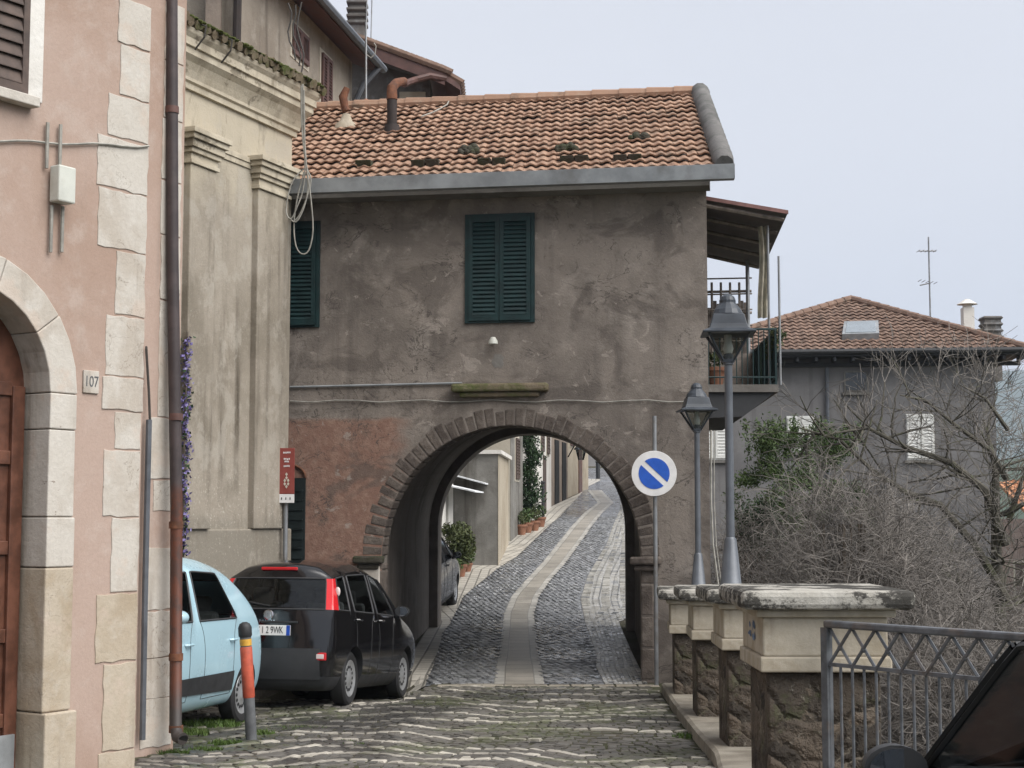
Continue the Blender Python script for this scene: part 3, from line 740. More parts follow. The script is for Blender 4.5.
# corner stones
qz = [-9.] ; blocks = [(118, 0, 46), (121, 46, 98), (107, 98, 141), (97, 141, 193), (97, 193, 252), (116, 252, 317), (105, 317, 378), (101, 378, 412), (114, 412, 450), (103, 450, 517),
          (111, 517, 592), (96, 592, 661), (103, 661, 748), (97, 748, 800)]
for i, (xl, ya, yb) in enumerate(blocks):
    m = M(); s1 = pk.at(xl, max(10, (ya+yb)/2))[0]; sr = -.004 if ya < 400 else .012; zt, zb = pk.at(130, ya)[1], pk.at(130, yb)[1]
    rough_block(m, pk, sr, s1+rng.uniform(-.01, .01), zb+.007, zt-.007, -.05, .005+rng.uniform(0, .006), .009)
    if rng.random() < .6 and ya > 40: pass
    m.build('quoin', MT['quoin'] if ya < 560 else MT['quoin_tan'], house, bevel=.004)
z = 6.86
for k, w in enumerate((.26, .33, .25)):
    m = M(); pk.box(m, -.02, w, z+.5*k, z+.5*k+.49, -.05, .02); m.build('quoin', MT['quoin'], house, bevel=.012)
# the set-back end pier with its own stones
pf = Fr(pe, (pw-pe)[:2], (-(pw-pe).y, (pw-pe).x)) if False else None
Lp = V((pw.x-pe.x, pw.y-pe.y, 0)).normalized(); Np = V((Lp.y, -Lp.x, 0)); Np = Np if Np.y < 0 else -Np
pf = Fr(pe, Lp, Np)
for (xa, xb, ya, yb) in ((147, 177.5, 547, 610), (147, 177.5, 610, 657), (147, 177.5, 657, 697), (147, 177.5, 697, 746), (158, 177.5, 300, 418), (157, 177.5, 180, 235), (158, 177.5, 235, 300), (158, 177.5, 60, 118), (157, 177.5, 118, 180), (158, 177.5, 0, 60), (150, 177.5, 418, 480), (155, 177.5, 480, 512)):
    m = M(); s0, s1 = pf.s_(xb)+.005, pf.s_(xa); zt, zb = pf.at(165, ya)[1], pf.at(165, yb)[1]
    rough_block(m, pf, s0, s1, zb+.007, zt-.007, -.04, .006+rng.uniform(0, .006), .009); m.build('quoin', MT['quoin'], house, bevel=.004)
# grey conduit in the corner and the thin cable above it
m = M(); a = pf.s_(144.5); zt, zb = pf.at(145, 420)[1], pf.at(145, 738)[1]
m.tube([pf.P(a, zt, .06), pf.P(a+.005, (zt+zb)/2, .06), pf.P(a, zb, .06)], .026); m.build('conduit', MT['lamp_grey'], house, smooth=True)
m = M(); m.tube([pf.P(a-.01, zt, .06), pf.P(a, zt+.25, .05), pf.P(a+.03, zt+.6, .04), pf.P(a+.02, zt+.62, .03)], .012, 5); m.build('conduit_cable', MT['dark_cable'], house)
# downpipe
def pipe_mat():
    t = NT('downpipe_paint'); z = t.n('ShaderNodeSeparateXYZ', {'Vector': t.co()}).outputs['Z']
    c = t.mix(t.ramp(t.noise(5, 5, .65), .4, .65), (.045, .036, .037), (.066, .052, .052))
    low = t.ramp(t.math('ADD', z, t.math('MULTIPLY', t.noise(4, 4), .25)), 2.3, 2.42, 1., 0.)
    r = t.mix(t.ramp(t.noise(7, 6, .7), .42, .62), (.115, .042, .025), (.07, .037, .029))
    r = t.mix(t.ramp(t.math('ADD', z, t.math('MULTIPLY', t.noise(6, 4), .4)), .55, .95, 1., 0.), r, (.05, .043, .04))
    c = t.mix(low, c, r)
    return t.done(c, .55, t.bump(t.noise(20, 5), .15, .01), spec=.35)
m = M(); a = .02
P1 = W(171.5, -40, 13.3); P2 = W(172.5, 256, 13.3); P3 = W(176.5, 512, 13.3); P4 = W(175.5, 726, 13.3); P5 = W(183, 739, 13.18)
m.tube([P1+V((0, 0, 1.5)), P1, P2, P3, P4, P4.lerp(P5, .5)+V((-.015, 0, -.035)), P5], .052, 14)
dp = m.build('downpipe', pipe_mat(), house, smooth=True, angle=50)
for yy in (110, 417, 525, 657, 729):
    p = W(176 if yy > 400 else 172, yy, 13.3); m = M(); m.tube([p+V((0, 0, -.03)), p+V((0, 0, .03))], .060, 14); m.build('collar', MT['rust'] if yy > 500 else MT['brown_paint'], dp, smooth=True)
m = M(); q = P5+(P5-P4).normalized()*.003; dr = (P5-P4).normalized(); m.tube([q, q+dr*.002], .043, 12); m.build('outlet', MT['dark_void'], dp)
# upper window
m = M(); s1 = pk.at(42, 50)[0]; s0 = pk.at(26, 50)[0]; zb = pk.at(30, 101)[1]
pk.box(m, s1, s0, zb, 6.6, 0, .022); pk.box(m, s1, 3.0, 6.6, 6.8, 0, .022); pk.box(m, 2.85, 3.0, zb, 6.6, 0, .022)
win = m.build('window', MT['white_wall'], house, bevel=.008)
m = M(); pk.box(m, s0-.06, 2.95, zb-.06, zb+.015, 0, .10); m.build('sill', MT['quoin'], win, bevel=.008)
louvre(win, pk, s0+.005, (s0+2.85)/2-.005, zb+.02, 6.6, .004, MT['shutter_brown'], 20)
louvre(win, pk, (s0+2.85)/2+.005, 2.845, zb+.02, 6.6, .004, MT['shutter_brown'], 20)

# things fixed to the pink house
a, z = pk.at(56, 187)
jb = thing('junction_box', 'pale grey electrical box with four thin conduits on the pink wall', 'junction box', pk.P(a, z))
m = M(); pk.box(m, a-.075, a+.085, z-.13, z+.14, .025, .13); m.build('box', MT['plastic'], jb, bevel=.012)
for (px, y0, y1) in ((49, 122, 168), (62, 124, 168), (53, 205, 252), (64, 206, 252)):
    m = M(); sa = pk.at(px, (y0+y1)/2, .05)[0]; m.tube([pk.P(sa, pk.at(px, y0, .05)[1], .03), pk.P(sa, pk.at(px, y1, .05)[1], .03)], .014, 6); m.build('conduit', MT['cable'], jb, smooth=True)
m = M(); pts = []
for i in range(13):
    px = -30+i*15; s_, z_ = pk.at(px, 140+7*i/12+1.2*math.sin(i*1.3)); pts.append(pk.P(max(s_, .005), z_, .02))
solo(m if m.tube(pts, .009, 5) is None else m, 'wall_cable', MT['cable'], 'thin grey cable running level across the pink wall above the box', 'cable', base=pts[0])
a, z = pk.at(90, 382)
hn = thing('house_number', 'small white tile numbered 107 beside the arched doorway', 'house number', pk.P(a, z))
m = M(); pk.box(m, a-.075, a+.075, z-.085, z+.085, 0, .016); m.build('tile', MT['quoin'], hn, bevel=.004)
def text(body, name, mat, parent, pos, right, up, size, label=None, depth=.001, squash=1.):
    cu = bpy.data.curves.new(name, 'FONT'); cu.body = body; cu.size = size; cu.extrude = depth; cu.align_x = 'CENTER'; cu.align_y = 'CENTER'
    tmp = bpy.data.objects.new('tmp', cu); COL.objects.link(tmp)
    dg = bpy.context.evaluated_depsgraph_get(); me = bpy.data.meshes.new_from_object(tmp.evaluated_get(dg))
    bpy.data.objects.remove(tmp)
    rt, up = V(right).normalized(), V(up).normalized(); nn = rt.cross(up)
    off = V(parent_world(parent)) if parent else V((0, 0, 0))
    for v in me.vertices: v.co = V(pos)-off+rt*v.co.x*squash+up*v.co.y+nn*v.co.z
    me.materials.clear(); me.materials.append(mat); me.name = name
    o = bpy.data.objects.new(name, me); COL.objects.link(o); o.parent = parent; return o
text('107', 'numerals', MT['bollard'], hn, pk.P(a, z, .018), -pk.L, (0, 0, 1), .115, squash=.8)

# ================================================================== CHURCH-LIKE RENDERED BUILDING
ch = Fr((-2.975, 20.6), (-.3706, -.9288), (.9288, -.3706))
church = thing('chapel', 'old cream rendered building with pilasters and heavy cornice behind the drainpipe', 'building', (-3.2, 20.6, -.58))
SE = 8.2
m = M(); foot = [ch.P(0, 0), ch.P(SE, 0), ch.P(SE, 0, -3), ch.P(1.2, 0, -1.1), ch.P(0, 0, -.9)]
zt = 7.1
for a, b in zip(foot, foot[1:]+foot[:1]): wallseg(m, a, b, -.9, zt)
m.poly([V((p.x, p.y, zt)) for p in foot]); m.build('wall', MT['church'], church)
# plinth projecting a little
m = M(); zp = ch.at(235, 529)[1]; ch.box(m, -.035, SE, -.9, zp, -.4, .05); m.build('plinth', MT['church'], church, bevel=.02)
def pilaster(px0, px1):
    s1, s0 = ch.s_(px0, .09), ch.s_(px1, .09); zc0 = 5.75; zc1 = 6.16; o = .09
    m = M(); ch.box(m, s0, s1, zp, zc0, -.05, o); p = m.build('pilaster', MT['church'], church, bevel=.015)
    m = M()
    for i, (za, zb, e) in enumerate(((0, .05, .03), (.05, .13, .012), (.13, .19, .045), (.19, .28, .075), (.28, .345, .11), (.345, .41, .14))):
        ch.box(m, s0-e, s1+e, zc0+za+.0005, zc0+zb-.0005, -.05, o+e)
    m.build('capital', MT['cornice'], p, bevel=.006)
pilaster(187, 213); pilaster(256, 286.5); pilaster(95, 130); pilaster(-20, 20)
m = M(); ch.box(m, 0, SE, 6.06, 6.13, -.05, .035); ch.box(m, 0, SE, 5.99, 6.06, -.05, .02); m.build('moulding', MT['cornice'], church, bevel=.006)
m = M()   # main cornice as one swept profile
prof = [(-.3, 6.66), (.04, 6.66), (.04, 6.73), (.07, 6.75), (.07, 6.79), (.10, 6.87), (.14, 6.95), (.20, 7.01), (.20, 7.09), (.23, 7.10), (.23, 7.19), (.27, 7.24), (.29, 7.29), (-.3, 7.38)]
ca = [ch.P(-.02-max(0, o), z, o) for o, z in prof]; cb = [ch.P(SE, z, o) for o, z in prof]
A = m.pts(ca); B = m.pts(cb); k = len(prof)
for i in range(k): j = (i+1) % k; m.f.append((A[i], A[j], B[j], B[i]))
m.f.append(tuple(A)); m.f.append(tuple(B))
# its return round the corner
cc = [ch.P(-.02-max(0, o), z, o) for o, z in prof]; cd = [ch.P(-.02-max(0, o), z, -.9) for o, z in prof]
A = m.pts([ch.P(-.02-max(-.02, o), z, max(o, -.3)) for o, z in prof]); B = m.pts([ch.P(-.02-max(-.02, o), z, -.9) for o, z in prof])
for i in range(k): j = (i+1) % k; m.f.append((A[i], A[j], B[j], B[i]))
m.build('cornice', MT['cornice'], church)
m = M(); s = -.28
while s < SE:
    for q in range(2):
        p0 = ch.P(s+.11*q, 7.32+.015*rng.random()+(.03 if q else 0), .33+rng.uniform(-.03, .02)); p1 = ch.P(s+.09*q, 7.55, -.35)
        m.tube([p0, p1], [.06, .052], 8)
    s += .18
m.build('eave_tiles', MT['moss_tile'], church, smooth=True)
m = M()
for i in range(420):   # moss cushions sitting on the eave tiles
    s = rng.uniform(-.28, 4.2); o = rng.uniform(.1, .35); m.ball(ch.P(s, 7.40-.35*(o-.33)-.02, o), (rng.uniform(.02, .06), rng.uniform(.02, .06), rng.uniform(.012, .03)), 6, 4)
t_ = stucco('moss', (.07, .085, .022), (.045, .055, .016), (.13, .14, .05), big=3, mid=9, bump=.8)
m.build('moss', t_, church, smooth=True)
# iron gutter hooks
for px, y in ((214, 30), (240, 45)):
    s, z = ch.at(px, y, .5); m = M(); m.tube([ch.P(s, 7.36, .30), ch.P(s, 7.33, .39), ch.P(s, 7.20, .37), ch.P(s, 7.06, .24)], .012, 5); m.build('gutter_hook', MT['dark_cable'], church)

# looped cables hanging from the cornice corner
m = M(); top = W(302, 84, 20.2)
for (pp) in ([(302, 84), (303, 120), (305, 165), (303, 190), (297, 207), (291, 219), (286, 210), (291, 185), (300, 172), (306, 168)],
             [(303, 84), (304, 130), (307, 172), (308, 190), (303, 210), (296, 222), (289, 218)],
             [(301, 86), (302, 130), (306, 165), (311, 180), (306, 200), (299, 216), (293, 222)],
             [(304, 90), (305, 150), (307, 168), (311, 200), (313, 230), (309, 250), (302, 254), (296, 246), (294, 225), (297, 200), (304, 172)]):
    pts = [W(x, y, 20.15+.01*i) for i, (x, y) in enumerate(pp)]
    sm = []
    for i in range(len(pts)-1):
        p0, p1, p2, p3 = pts[max(i-1, 0)], pts[i], pts[i+1], pts[min(i+2, len(pts)-1)]
        for t in (0, .33, .66): sm.append(.5*((2*p1)+(p2-p0)*t+(2*p0-5*p1+4*p2-p3)*t*t+(3*p1-p0-3*p2+p3)*t**3))
    m.tube(sm+[pts[-1]], .010, 5)
solo(m, 'cable_coil', MT['cable'], 'slack loops of pale cable hanging from the cornice corner', 'cable', base=top, smooth=True)

# violet garland beside the drainpipe
gl = thing('flower_garland', 'narrow hanging garland of violet flowers on the rendered wall behind the drainpipe', 'garland', (0, 0, 0))
sg = ch.s_(186.5, .1); z0, z1 = ch.at(187, 558, .1)[1], ch.at(187, 336, .1)[1]
gl.location = ch.P(sg, z0, .1)
m = M(); m2 = M(); m3 = M()
for i in range(900):
    u = rng.random(); c = ch.P(sg+rng.gauss(0, .035)+.03*math.sin(u*23), z0+(z1-z0)*u, .10+rng.gauss(0, .03))
    r = rng.uniform(.012, .03); d = V((rng.gauss(0, 1), rng.gauss(0, 1), rng.gauss(0, 1))).normalized(); e = d.orthogonal().normalized(); f = d.cross(e)
    mm = m if rng.random() < .72 else m2
    mm.poly([c+e*r, c+f*r*.8, c-e*r, c-f*r*.8]); 
m3.tube([ch.P(sg, z0-.05, .1), ch.P(sg+.02, (z0+z1)/2, .1), ch.P(sg, z1+.05, .1)], .012, 5)
m.build('flowers', MT['flower'], gl); m2.build('leaves', MT['leaf_dark'], gl); m3.build('stem', MT['bark_brown'], gl)

# ================================================================== ARCH HOUSE
ah = Fr((2.545, 20.0), (-.988, .156), (-.156, -.988)); D = V((.05, .9987, 0))
arch = thing('arch_house', 'grey rendered house with clay roof spanning the street on a round arch', 'house', (0, 20.6, -.58))
SL = 6.25; DEPTH = 8.0; ZW = 5.95
s_l, s_r = ah.s_(383), ah.s_(640); c0 = (s_l+s_r)/2; r0 = (s_l-s_r)/2
spring0 = ah.at(530, 425)[1]-r0
m = M(); arch_wall(m, ah, 0, SL, -1.2, ZW, c0, r0, spring0, 0, 40)
# side and back walls
back = Fr(ah.A+D*DEPTH, ah.L[:2], ah.N[:2]); RISE = .33; RB = r0-.03
cB = c0+.0
arch_wall(m, back, 0, SL, -1.2, ZW, cB, RB, spring0+RISE, 0, 40)
for s in (0, SL):
    a, b = ah.P(s, 0), back.P(s, 0)
    m.poly([V((a.x, a.y, -6 if s == 0 else -1.2)), V((b.x, b.y, -6 if s == 0 else -1.2)), V((b.x, b.y, ZW)), V((a.x, a.y, ZW))])
    mid = (a+b)/2; m.poly([V((a.x, a.y, ZW)), V((b.x, b.y, ZW)), V((mid.x, mid.y, 8.1))])
m.build('wall', MT['arch'], arch)
m = M()   # passage: side walls and barrel vault; a shallow step out behind the front ring
n = 40
def sect(fr, c, r, sp, t):
    if t < .15: return fr.P(c-r, -1.2+(sp+1.2)*t/.15)
    if t > .85: return fr.P(c+r, -1.2+(sp+1.2)*(1-t)/.15)
    a = PI*(t-.15)/.7; return fr.P(c-r*math.cos(a), sp+r*math.sin(a))
def ring_at(k, r, dz):
    f = Fr(ah.A+D*k, ah.L[:2], ah.N[:2]); return (f, c0, r, spring0+dz)
secs = [ring_at(0, r0, 0), ring_at(.55, r0, 0), ring_at(.552, r0+.12, .06), ring_at(7.3, r0+.12, RISE), ring_at(7.302, RB, RISE), ring_at(8.0, RB, RISE)]
ids = [m.pts([sect(*q, i/n) for i in range(n+1)]) for q in secs]
for A, B in zip(ids, ids[1:]):
    for i in range(n): m.f.append((A[i], A[i+1], B[i+1], B[i]))
m.build('passage', MT['vault'], arch)
m = M(); arch_ring(m, ah, c0, r0-.008, r0+.235, spring0, -.35, .009, 43, .045, .006); 
for side in (-1, 1):
    z = -.9
    while z < spring0-.12:
        h = min(rng.uniform(.26, .42), spring0-.1-z); e = .17+rng.uniform(-.04, .06)
        s0, s1 = sorted((c0+side*(r0-.008), c0+side*(r0+e))); ah.box(m, s0, s1, z+.006, z+h-.006, -.35, .003+rng.uniform(0, .006)); z += h
m.build('arch_ring', MT['ringstone'], arch, bevel=.02)
for side, px in ((1, 370), (-1, 645)):
    m = M(); s = c0+side*(r0+(.17 if side > 0 else .06)); ah.box(m, s-.2, s+.2, spring0-.10, spring0+.0, -.05, .13); ah.box(m, s-.14, s+.15, spring0-.18, spring0-.10, -.05, .08)
    m.build('impost', MT['dark_moss'] if side > 0 else MT['ringstone'], arch, bevel=.025)
m = M(); s0, s1 = ah.s_(383), ah.s_(354); zt_, zb_ = ah.at(370, 566)[1], ah.at(370, 590)[1]; ah.box(m, s0+.02, s1, zb_, zt_, -.02, .05); ah.box(m, s0+.02, s1-.04, zb_-.35, zb_-.01, -.02, .045); m.build('corner_stone', MT['quoin'], arch, bevel=.015)
# roof
e0 = .40; ze = 6.00; zr = 8.20; ra = DEPTH/2
def rp(s, d, z): p = ah.P(s, 0)+D*d; return V((p.x, p.y, z))
roofm = M(); O_ = rp(-.20, -e0, ze); Or = rp(-.20, ra, zr); Dl = (Or-O_)
tile_roof(roofm, O_, ah.L, Dl, SL+.2, Dl.length, jit=.012)
Ob = rp(SL, DEPTH+e0, ze); tile_roof(roofm, Ob, -ah.L, rp(SL, ra, zr)-Ob, SL+.2, Dl.length)
roof = roofm.build('roof', MT['tile'], arch)
m = M()
for (da, za, db, zb2) in ((-e0, ze, ra, zr), (DEPTH+e0, ze, ra, zr)):
    a, b, c, d = rp(-.22, da, za), rp(SL, da, za), rp(SL, db, zb2), rp(-.22, db, zb2)
    m.hexa([a-V((0, 0, .09)), b-V((0, 0, .09)), c-V((0, 0, .09)), d-V((0, 0, .09)), a, b, c, d])
m.build('roof_deck', MT['plank'], roof)
m = M(); ridge_tiles(m, rp(SL, ra, zr+.03), rp(-.25, ra, zr+.03), .105, .42); m.build('ridge_tiles', MT['tile'], roof, smooth=True)
m = M(); ridge_tiles(m, rp(-.22, ra, zr+.03), rp(-.2, -e0-.02, ze+.05), .135, .33, 10); ridge_tiles(m, rp(-.22, ra, zr+.03), rp(-.2, DEPTH+e0, ze+.05), .15, .36, 10); m.build('verge_tiles', MT['cap_grey'], roof, smooth=True)
m = M()   # square-section metal gutter
ga, gb = -.32, SL
def gut(s): return [rp(s, -e0-.14, ze-.17), rp(s, -e0-.16, ze+.015), rp(s, -e0-.145, ze+.02), rp(s, -e0-.13, ze-.155), rp(s, -e0-.01, ze-.155), rp(s, -e0-.01, ze-.17)]
A, B = m.pts(gut(ga)), m.pts(gut(gb))
for i in range(6): j = (i+1) % 6; m.f.append((A[i], A[j], B[j], B[i]))
m.f.append(tuple(A)); m.f.append(tuple(B)); m.poly([rp(ga, -e0-.15, ze-.165), rp(ga, -e0-.155, ze+.01), rp(ga, -e0-.01, ze+.01), rp(ga, -e0-.01, ze-.165)])
gt = m.build('gutter', MT['gutter'], arch)
m = M(); ah.box(m, -.05, SL, ZW-.16, ZW+.0, 0.0, .36); m.build('soffit', MT['concrete'], arch)
# dark mossy broken tiles / vents low on the slope
for (xa, xb, ya, yb, k) in ((412, 440, 163, 171, 0), (357, 372, 164, 171, 0), (457, 477, 151, 160, 1), (478, 506, 161, 170, 0), (557, 577, 147, 158, 1), (560, 589, 158, 168, 0), (613, 642, 157, 167, 0), (630, 645, 136, 147, 1)):
    # place on the slope by intersecting the pixel ray with the roof plane
    Nn = ah.L.cross(Dl).normalized(); Nn = Nn if Nn.z > 0 else -Nn
    def hit(px, py): d = ray(px, py); o = V((0, 0, EYE)); return o+d*((O_-o).dot(Nn)/d.dot(Nn))
    c = hit((xa+xb)/2, (ya+yb)/2); w = (hit(xb, yb)-hit(xa, yb)).length; u = -ah.L; dl = Dl.normalized()
    m = M()
    if k == 0:
        for off in ((-.25, .25) if w > .3 else (0,)):
            ww = w*.46 if w > .3 else w; p = c+u*w*off
            m.hexa([p-u*ww/2-dl*.09+Nn*.02, p+u*ww/2-dl*.09+Nn*.02, p+u*ww/2+dl*.14+Nn*.01, p-u*ww/2+dl*.14+Nn*.01, p-u*ww/2-dl*.09+Nn*.13, p+u*ww/2-dl*.09+Nn*.13, p+u*ww/2+dl*.14+Nn*.05, p-u*ww/2+dl*.14+Nn*.05])
    else:
        for q in range(14): m.ball(c+u*rng.uniform(-.5, .5)*w+dl*rng.uniform(-.09, .09)+Nn*rng.uniform(.04, .09), rng.uniform(.04, .075), 7, 5)
    m.build('vent_tile' if k == 0 else 'moss_clump', MT['dark_moss'], roof, bevel=.01)
# pipes on the roof
def onroof(px, py): return hit(px, py)
st = thing('stove_pipe', 'dark iron flue pipe rising from the clay roof below the drain elbow', 'chimney pipe', onroof(392, 133))
b = onroof(392, 133); tp = W(392, 97, b.y)
m = M(); m.tube([b-V((0, 0, .1)), b+V((0, 0, .12))], [.14, .11], 12); m.tube([b+V((0, 0, .1)), tp], .075, 12); m.build('flue', MT['smoke_pipe'], st, smooth=True)
m = M(); pts = [tp-V((0, 0, .04)), W(392, 88, b.y), W(396, 83, b.y+.1), W(404, 81, b.y+.4)]; m.tube(pts, [.085, .08, .07, .06], 10); m.build('cowl', MT['rust'], st, smooth=True)
b = onroof(346, 127)
st = thing('stove_pipe', 'short rusty flue with a pale cone collar at the left of the clay roof', 'chimney pipe', b)
m = M(); m.lathe([(.2, -.05), (.17, .03), (.10, .09), (.07, .17), (.06, .2)], b, 12); m.build('collar', MT['tan_wall'], st, smooth=True)
m = M(); m.tube([b+V((0, 0, .25)), W(345, 108, b.y), W(343, 97, b.y), W(347, 88, b.y)], [.065, .06, .07, .05], 10); m.build('flue', MT['rust'], st, smooth=True)
b = onroof(366, 106)
st = thing('aerial_pole', 'thin aerial pole with a loose white wire standing on the clay roof', 'aerial pole', b)
m = M(); m.tube([b, W(366, 20, b.y)], .018, 6); m.build('pole', MT['pole'], st)
m = M(); m.lathe([(.13, -.03), (.09, .06), (.02, .12)], b, 10); m.build('base', MT['terracotta'], st)
m = M(); m.tube([W(366+x, y, b.y) for x, y in ((1, 55), (5, 58), (9, 54), (10, 46), (8, 43))], .01, 5); m.build('wire', MT['cable'], st)
m = M(); pts = [onroof(x, y)+V((0, 0, .07)) for x, y in ((421, 121), (432, 117), (440, 113), (447, 109), (449, 105))]; m.tube(pts, .012, 5)
solo(m, 'roof_cable', MT['cable'], 'short curl of white cable lying on the clay tiles below the ridge', 'cable', base=pts[0])
# windows with shutters
def shut_window(px0, px1, y0, y1, leaves):
    s1, s0 = ah.s_(px0), ah.s_(px1); zt = ah.at((px0+px1)/2, y0)[1]; zb = ah.at((px0+px1)/2, y1)[1]
    m = M(); w = .05
    ah.box(m, s0, s0+w, zb, zt, -.02, .03); ah.box(m, s1-w, s1, zb, zt, -.02, .03); ah.box(m, s0+w, s1-w, zt-w, zt, -.02, .03); ah.box(m, s0+w, s1-w, zb, zb+.03, -.02, .03)
    win = m.build('window', MT['shutter'], arch)
    m = M(); ah.box(m, s0+w, s1-w, zb+.03, zt-w, .002, .006); m.build('pane', MT['pane'], win)
    k = leaves; ww = (s1-s0-2*w)/k
    for i in range(k): louvre(win, ah, s0+w+ww*i+.003, s0+w+ww*(i+1)-.003, zb+.03, zt-w, .01 if i == 1 else .022, MT['shutter'], 22)
shut_window(465, 535, 214, 323, 2)
shut_window(253, 319, 222, 328, 2)
# small door beside the chapel corner
m = M(); s1, s0 = ah.s_(279), ah.s_(307); zt = ah.at(298, 478)[1]; ah.box(m, s0, s1, -.8, zt, .0, .03); dr = m.build('door', MT['near_black'], arch)
m = M(); pts = [ah.P((s0+s1)/2-(s1-s0)/2*math.cos(PI*i/10), zt+.17*math.sin(PI*i/10)*1.0, .02) for i in range(11)]; m.tube(pts, .02, 6); m.build('arch_trim', MT['rust'], dr)
m = M()
for i in range(18): 
    z = -.3+i*(zt-.0+.25)/18; ah.box(m, s0+.03, s1-.03, z, z+.02, .03, .045)
m.build('slats', MT['near_black'], dr)
# ledge above the arch, little lamp, repair patch, iron bar
m = M(); s1, s0 = ah.s_(453), ah.s_(549); zt = ah.at(500, 384)[1]; zb = ah.at(500, 396)[1]
ah.box(m, s0, s1, zb+.05, zt, -.02, .16); ah.box(m, s0+.12, s1-.1, zb-.02, zb+.05, -.02, .11); m.build('ledge', MT['moss_tile'], arch, bevel=.03)
for yy, pa, pb, sag, rr, lab in ((383, 290, 462, .0, .016, 'thick grey cable on the upper part of the wall above the ledge'), (401, 290, 692, .012, .009, 'long pale cable crossing the whole wall just below the ledge')):
    m = M(); pts = []
    for i in range(19):
        px = pa+(pb-pa)*i/18; y = yy+(4 if yy == 383 else 0)*(1-i/18)+1.2*math.sin(i*1.9)*(yy > 390); s, z = ah.at(px, y, .03); pts.append(ah.P(s, z, .025))
    m.tube(pts, rr, 6); solo(m, 'wall_cable', MT['cable'] if yy > 390 else MT['gutter'], lab, 'cable', base=pts[0])
s, z = ah.at(494, 340, .05); lm = thing('wall_lamp', 'tiny grey lamp fixed on the wall under the green shutters', 'lamp', ah.P(s, z, 0))
m = M(); m.tube([ah.P(s, z-.02, 0), ah.P(s, z, .12)], .02, 8); m.build('arm', MT['pole'], lm); m = M(); m.lathe([(.03, 0.03), (.06, -.02), (.065, -.06)], ah.P(s, z, .12), 10); m.build('shade', MT['plastic'], lm, smooth=True)
s, z = ah.at(498, 361); m = M(); m.prism([ah.P(s+.09*math.cos(a)*rng.uniform(.7, 1.1), z+.11*math.sin(a)*rng.uniform(.7, 1.1), -.01) for a in [2*PI*i/12 for i in range(12)]], ah.N*.014); m.build('repair_patch', MT['concrete'], arch)
# balcony on the right flank
bo = thing('tmp', '', '') if False else None
def bp(x, d, z): p = ah.A+D*d+V((1, .0, 0))*x*.93; return V((p.x, p.y, z))
zs = 3.28
m = M(); pr = [(0, zs), (1.02, zs), (1.02, zs-.10), (0, zs-.10)]
m.prism([bp(x, .35, z) for x, z in pr], D*3.3); bal = m.build('balcony', MT['concrete'], arch)
m = M(); pr = [(0, zs-.102), (.98, zs-.102), (.52, zs-.42), (0, zs-.44)]
m.prism([bp(x, .40, z) for x, z in pr], D*3.2); m.build('bracket', MT['trim'], bal)
m = M(); zt = 4.02
rail = [bp(.02, .4, zt), bp(1.0, .4, zt), bp(1.0, 3.6, zt)]
m.tube(rail, .018, 6); m.tube([p-V((0, 0, .64)) for p in rail], .012, 6)
for i in range(13): m.tube([bp(.04+i*.079, .4, zs), bp(.04+i*.079, .4, zt)], .008, 5)
for i in range(26): m.tube([bp(1.0, .4+i*.125, zs), bp(1.0, .4+i*.125, zt)], .008, 5)
m.build('railing', MT['shutter'], bal)
m = M()
m.grid(lambda u, v: bp(1.015+.02*math.sin(u*19), .42+u*3.1, zs+.06+v*.72+.015*math.sin(u*7)), 40, 4); m.build('netting', MT['green_net'], bal)
for (x, d, zt2, r_) in ((.93, 3.3, 5.45, .03), (.93, .6, 5.45, .018), (1.06, .42, 5.0, .016)):
    m = M(); m.tube([bp(x, d, zs), bp(x, d, zt2)], r_, 8); m.build('post', MT['pole'], bal)
m = M(); sh = [bp(.0, .2, 5.72), bp(1.16, .15, 5.52), bp(1.22, 3.5, 5.36), bp(0, 3.55, 5.6)]
m.hexa(sh+[p+V((0, 0, .03)) for p in sh]); rf_ = m.build('canopy', MT['tin'], bal)
m = M(); a, b = bp(.0, .19, 5.715), bp(1.17, .14, 5.515); m.hexa([a, b, b+V((0, .02, 0)), a+V((0, .02, 0)), a+V((0, 0, .05)), b+V((0, 0, .05)), b+V((0, .02, .05)), a+V((0, .02, .05))]); m.build('edge_strip', MT['tin_edge'], rf_)
for d in (.25, 1.0, 1.75, 2.5, 3.3):
    m = M(); a, b = bp(0, d, 5.66-.03*d), bp(1.12, d, 5.47-.045*d); m.tube([a, b], .028, 4); m.build('rafter', MT['plank'], rf_)
m = M()
for i in range(11):
    x = .0+i*.088; h = 4.72+.12*rng.random(); m.box(bp(x+.04, 3.45, (zs+h)/2), (.078, .02, h-zs), 0)
m.build('screen', MT['plank'], bal)
m = M(); m.box(bp(.12, 3.5, 4.3), (.24, .06, 2.0)); m.build('brick_panel', MT['brick'], bal)
m = M()
for z in (3.9, 4.25, 4.62, 4.95): m.tube([bp(.0, 3.38, z), bp(1.0, 3.38, z+.02)], .022, 5)
for k in range(7): m.tube([bp(.0, 3.30, 3.7+k*.24), bp(1.0, 3.30, 3.72+k*.24)], .012, 4)
for x in (.05, .2, .35, .5, .65, .8, .95): m.tube([bp(x, 3.36, zs), bp(x, 3.36, 5.1)], .02, 5)
m.tube([bp(.0, 3.3, 3.6), bp(.0, 3.3, 5.3)], .03, 4); m.build('trellis', MT['plank'], bal)
m = M(); m.box(bp(.6, 3.3, zs+.36), (.75, .1, .72)); m.build('low_wall', MT['plank'], bal)
m = M(); cu = [bp(.86, .75+.0*i, 5.4-i*.2) for i in range(6)]
m.grid(lambda u, v: bp(.80+.14*u+.02*math.sin(v*5), .72+.04*math.sin(u*12), 5.46-1.25*v), 12, 6); m.build('curtain', MT['curtain'], bal)
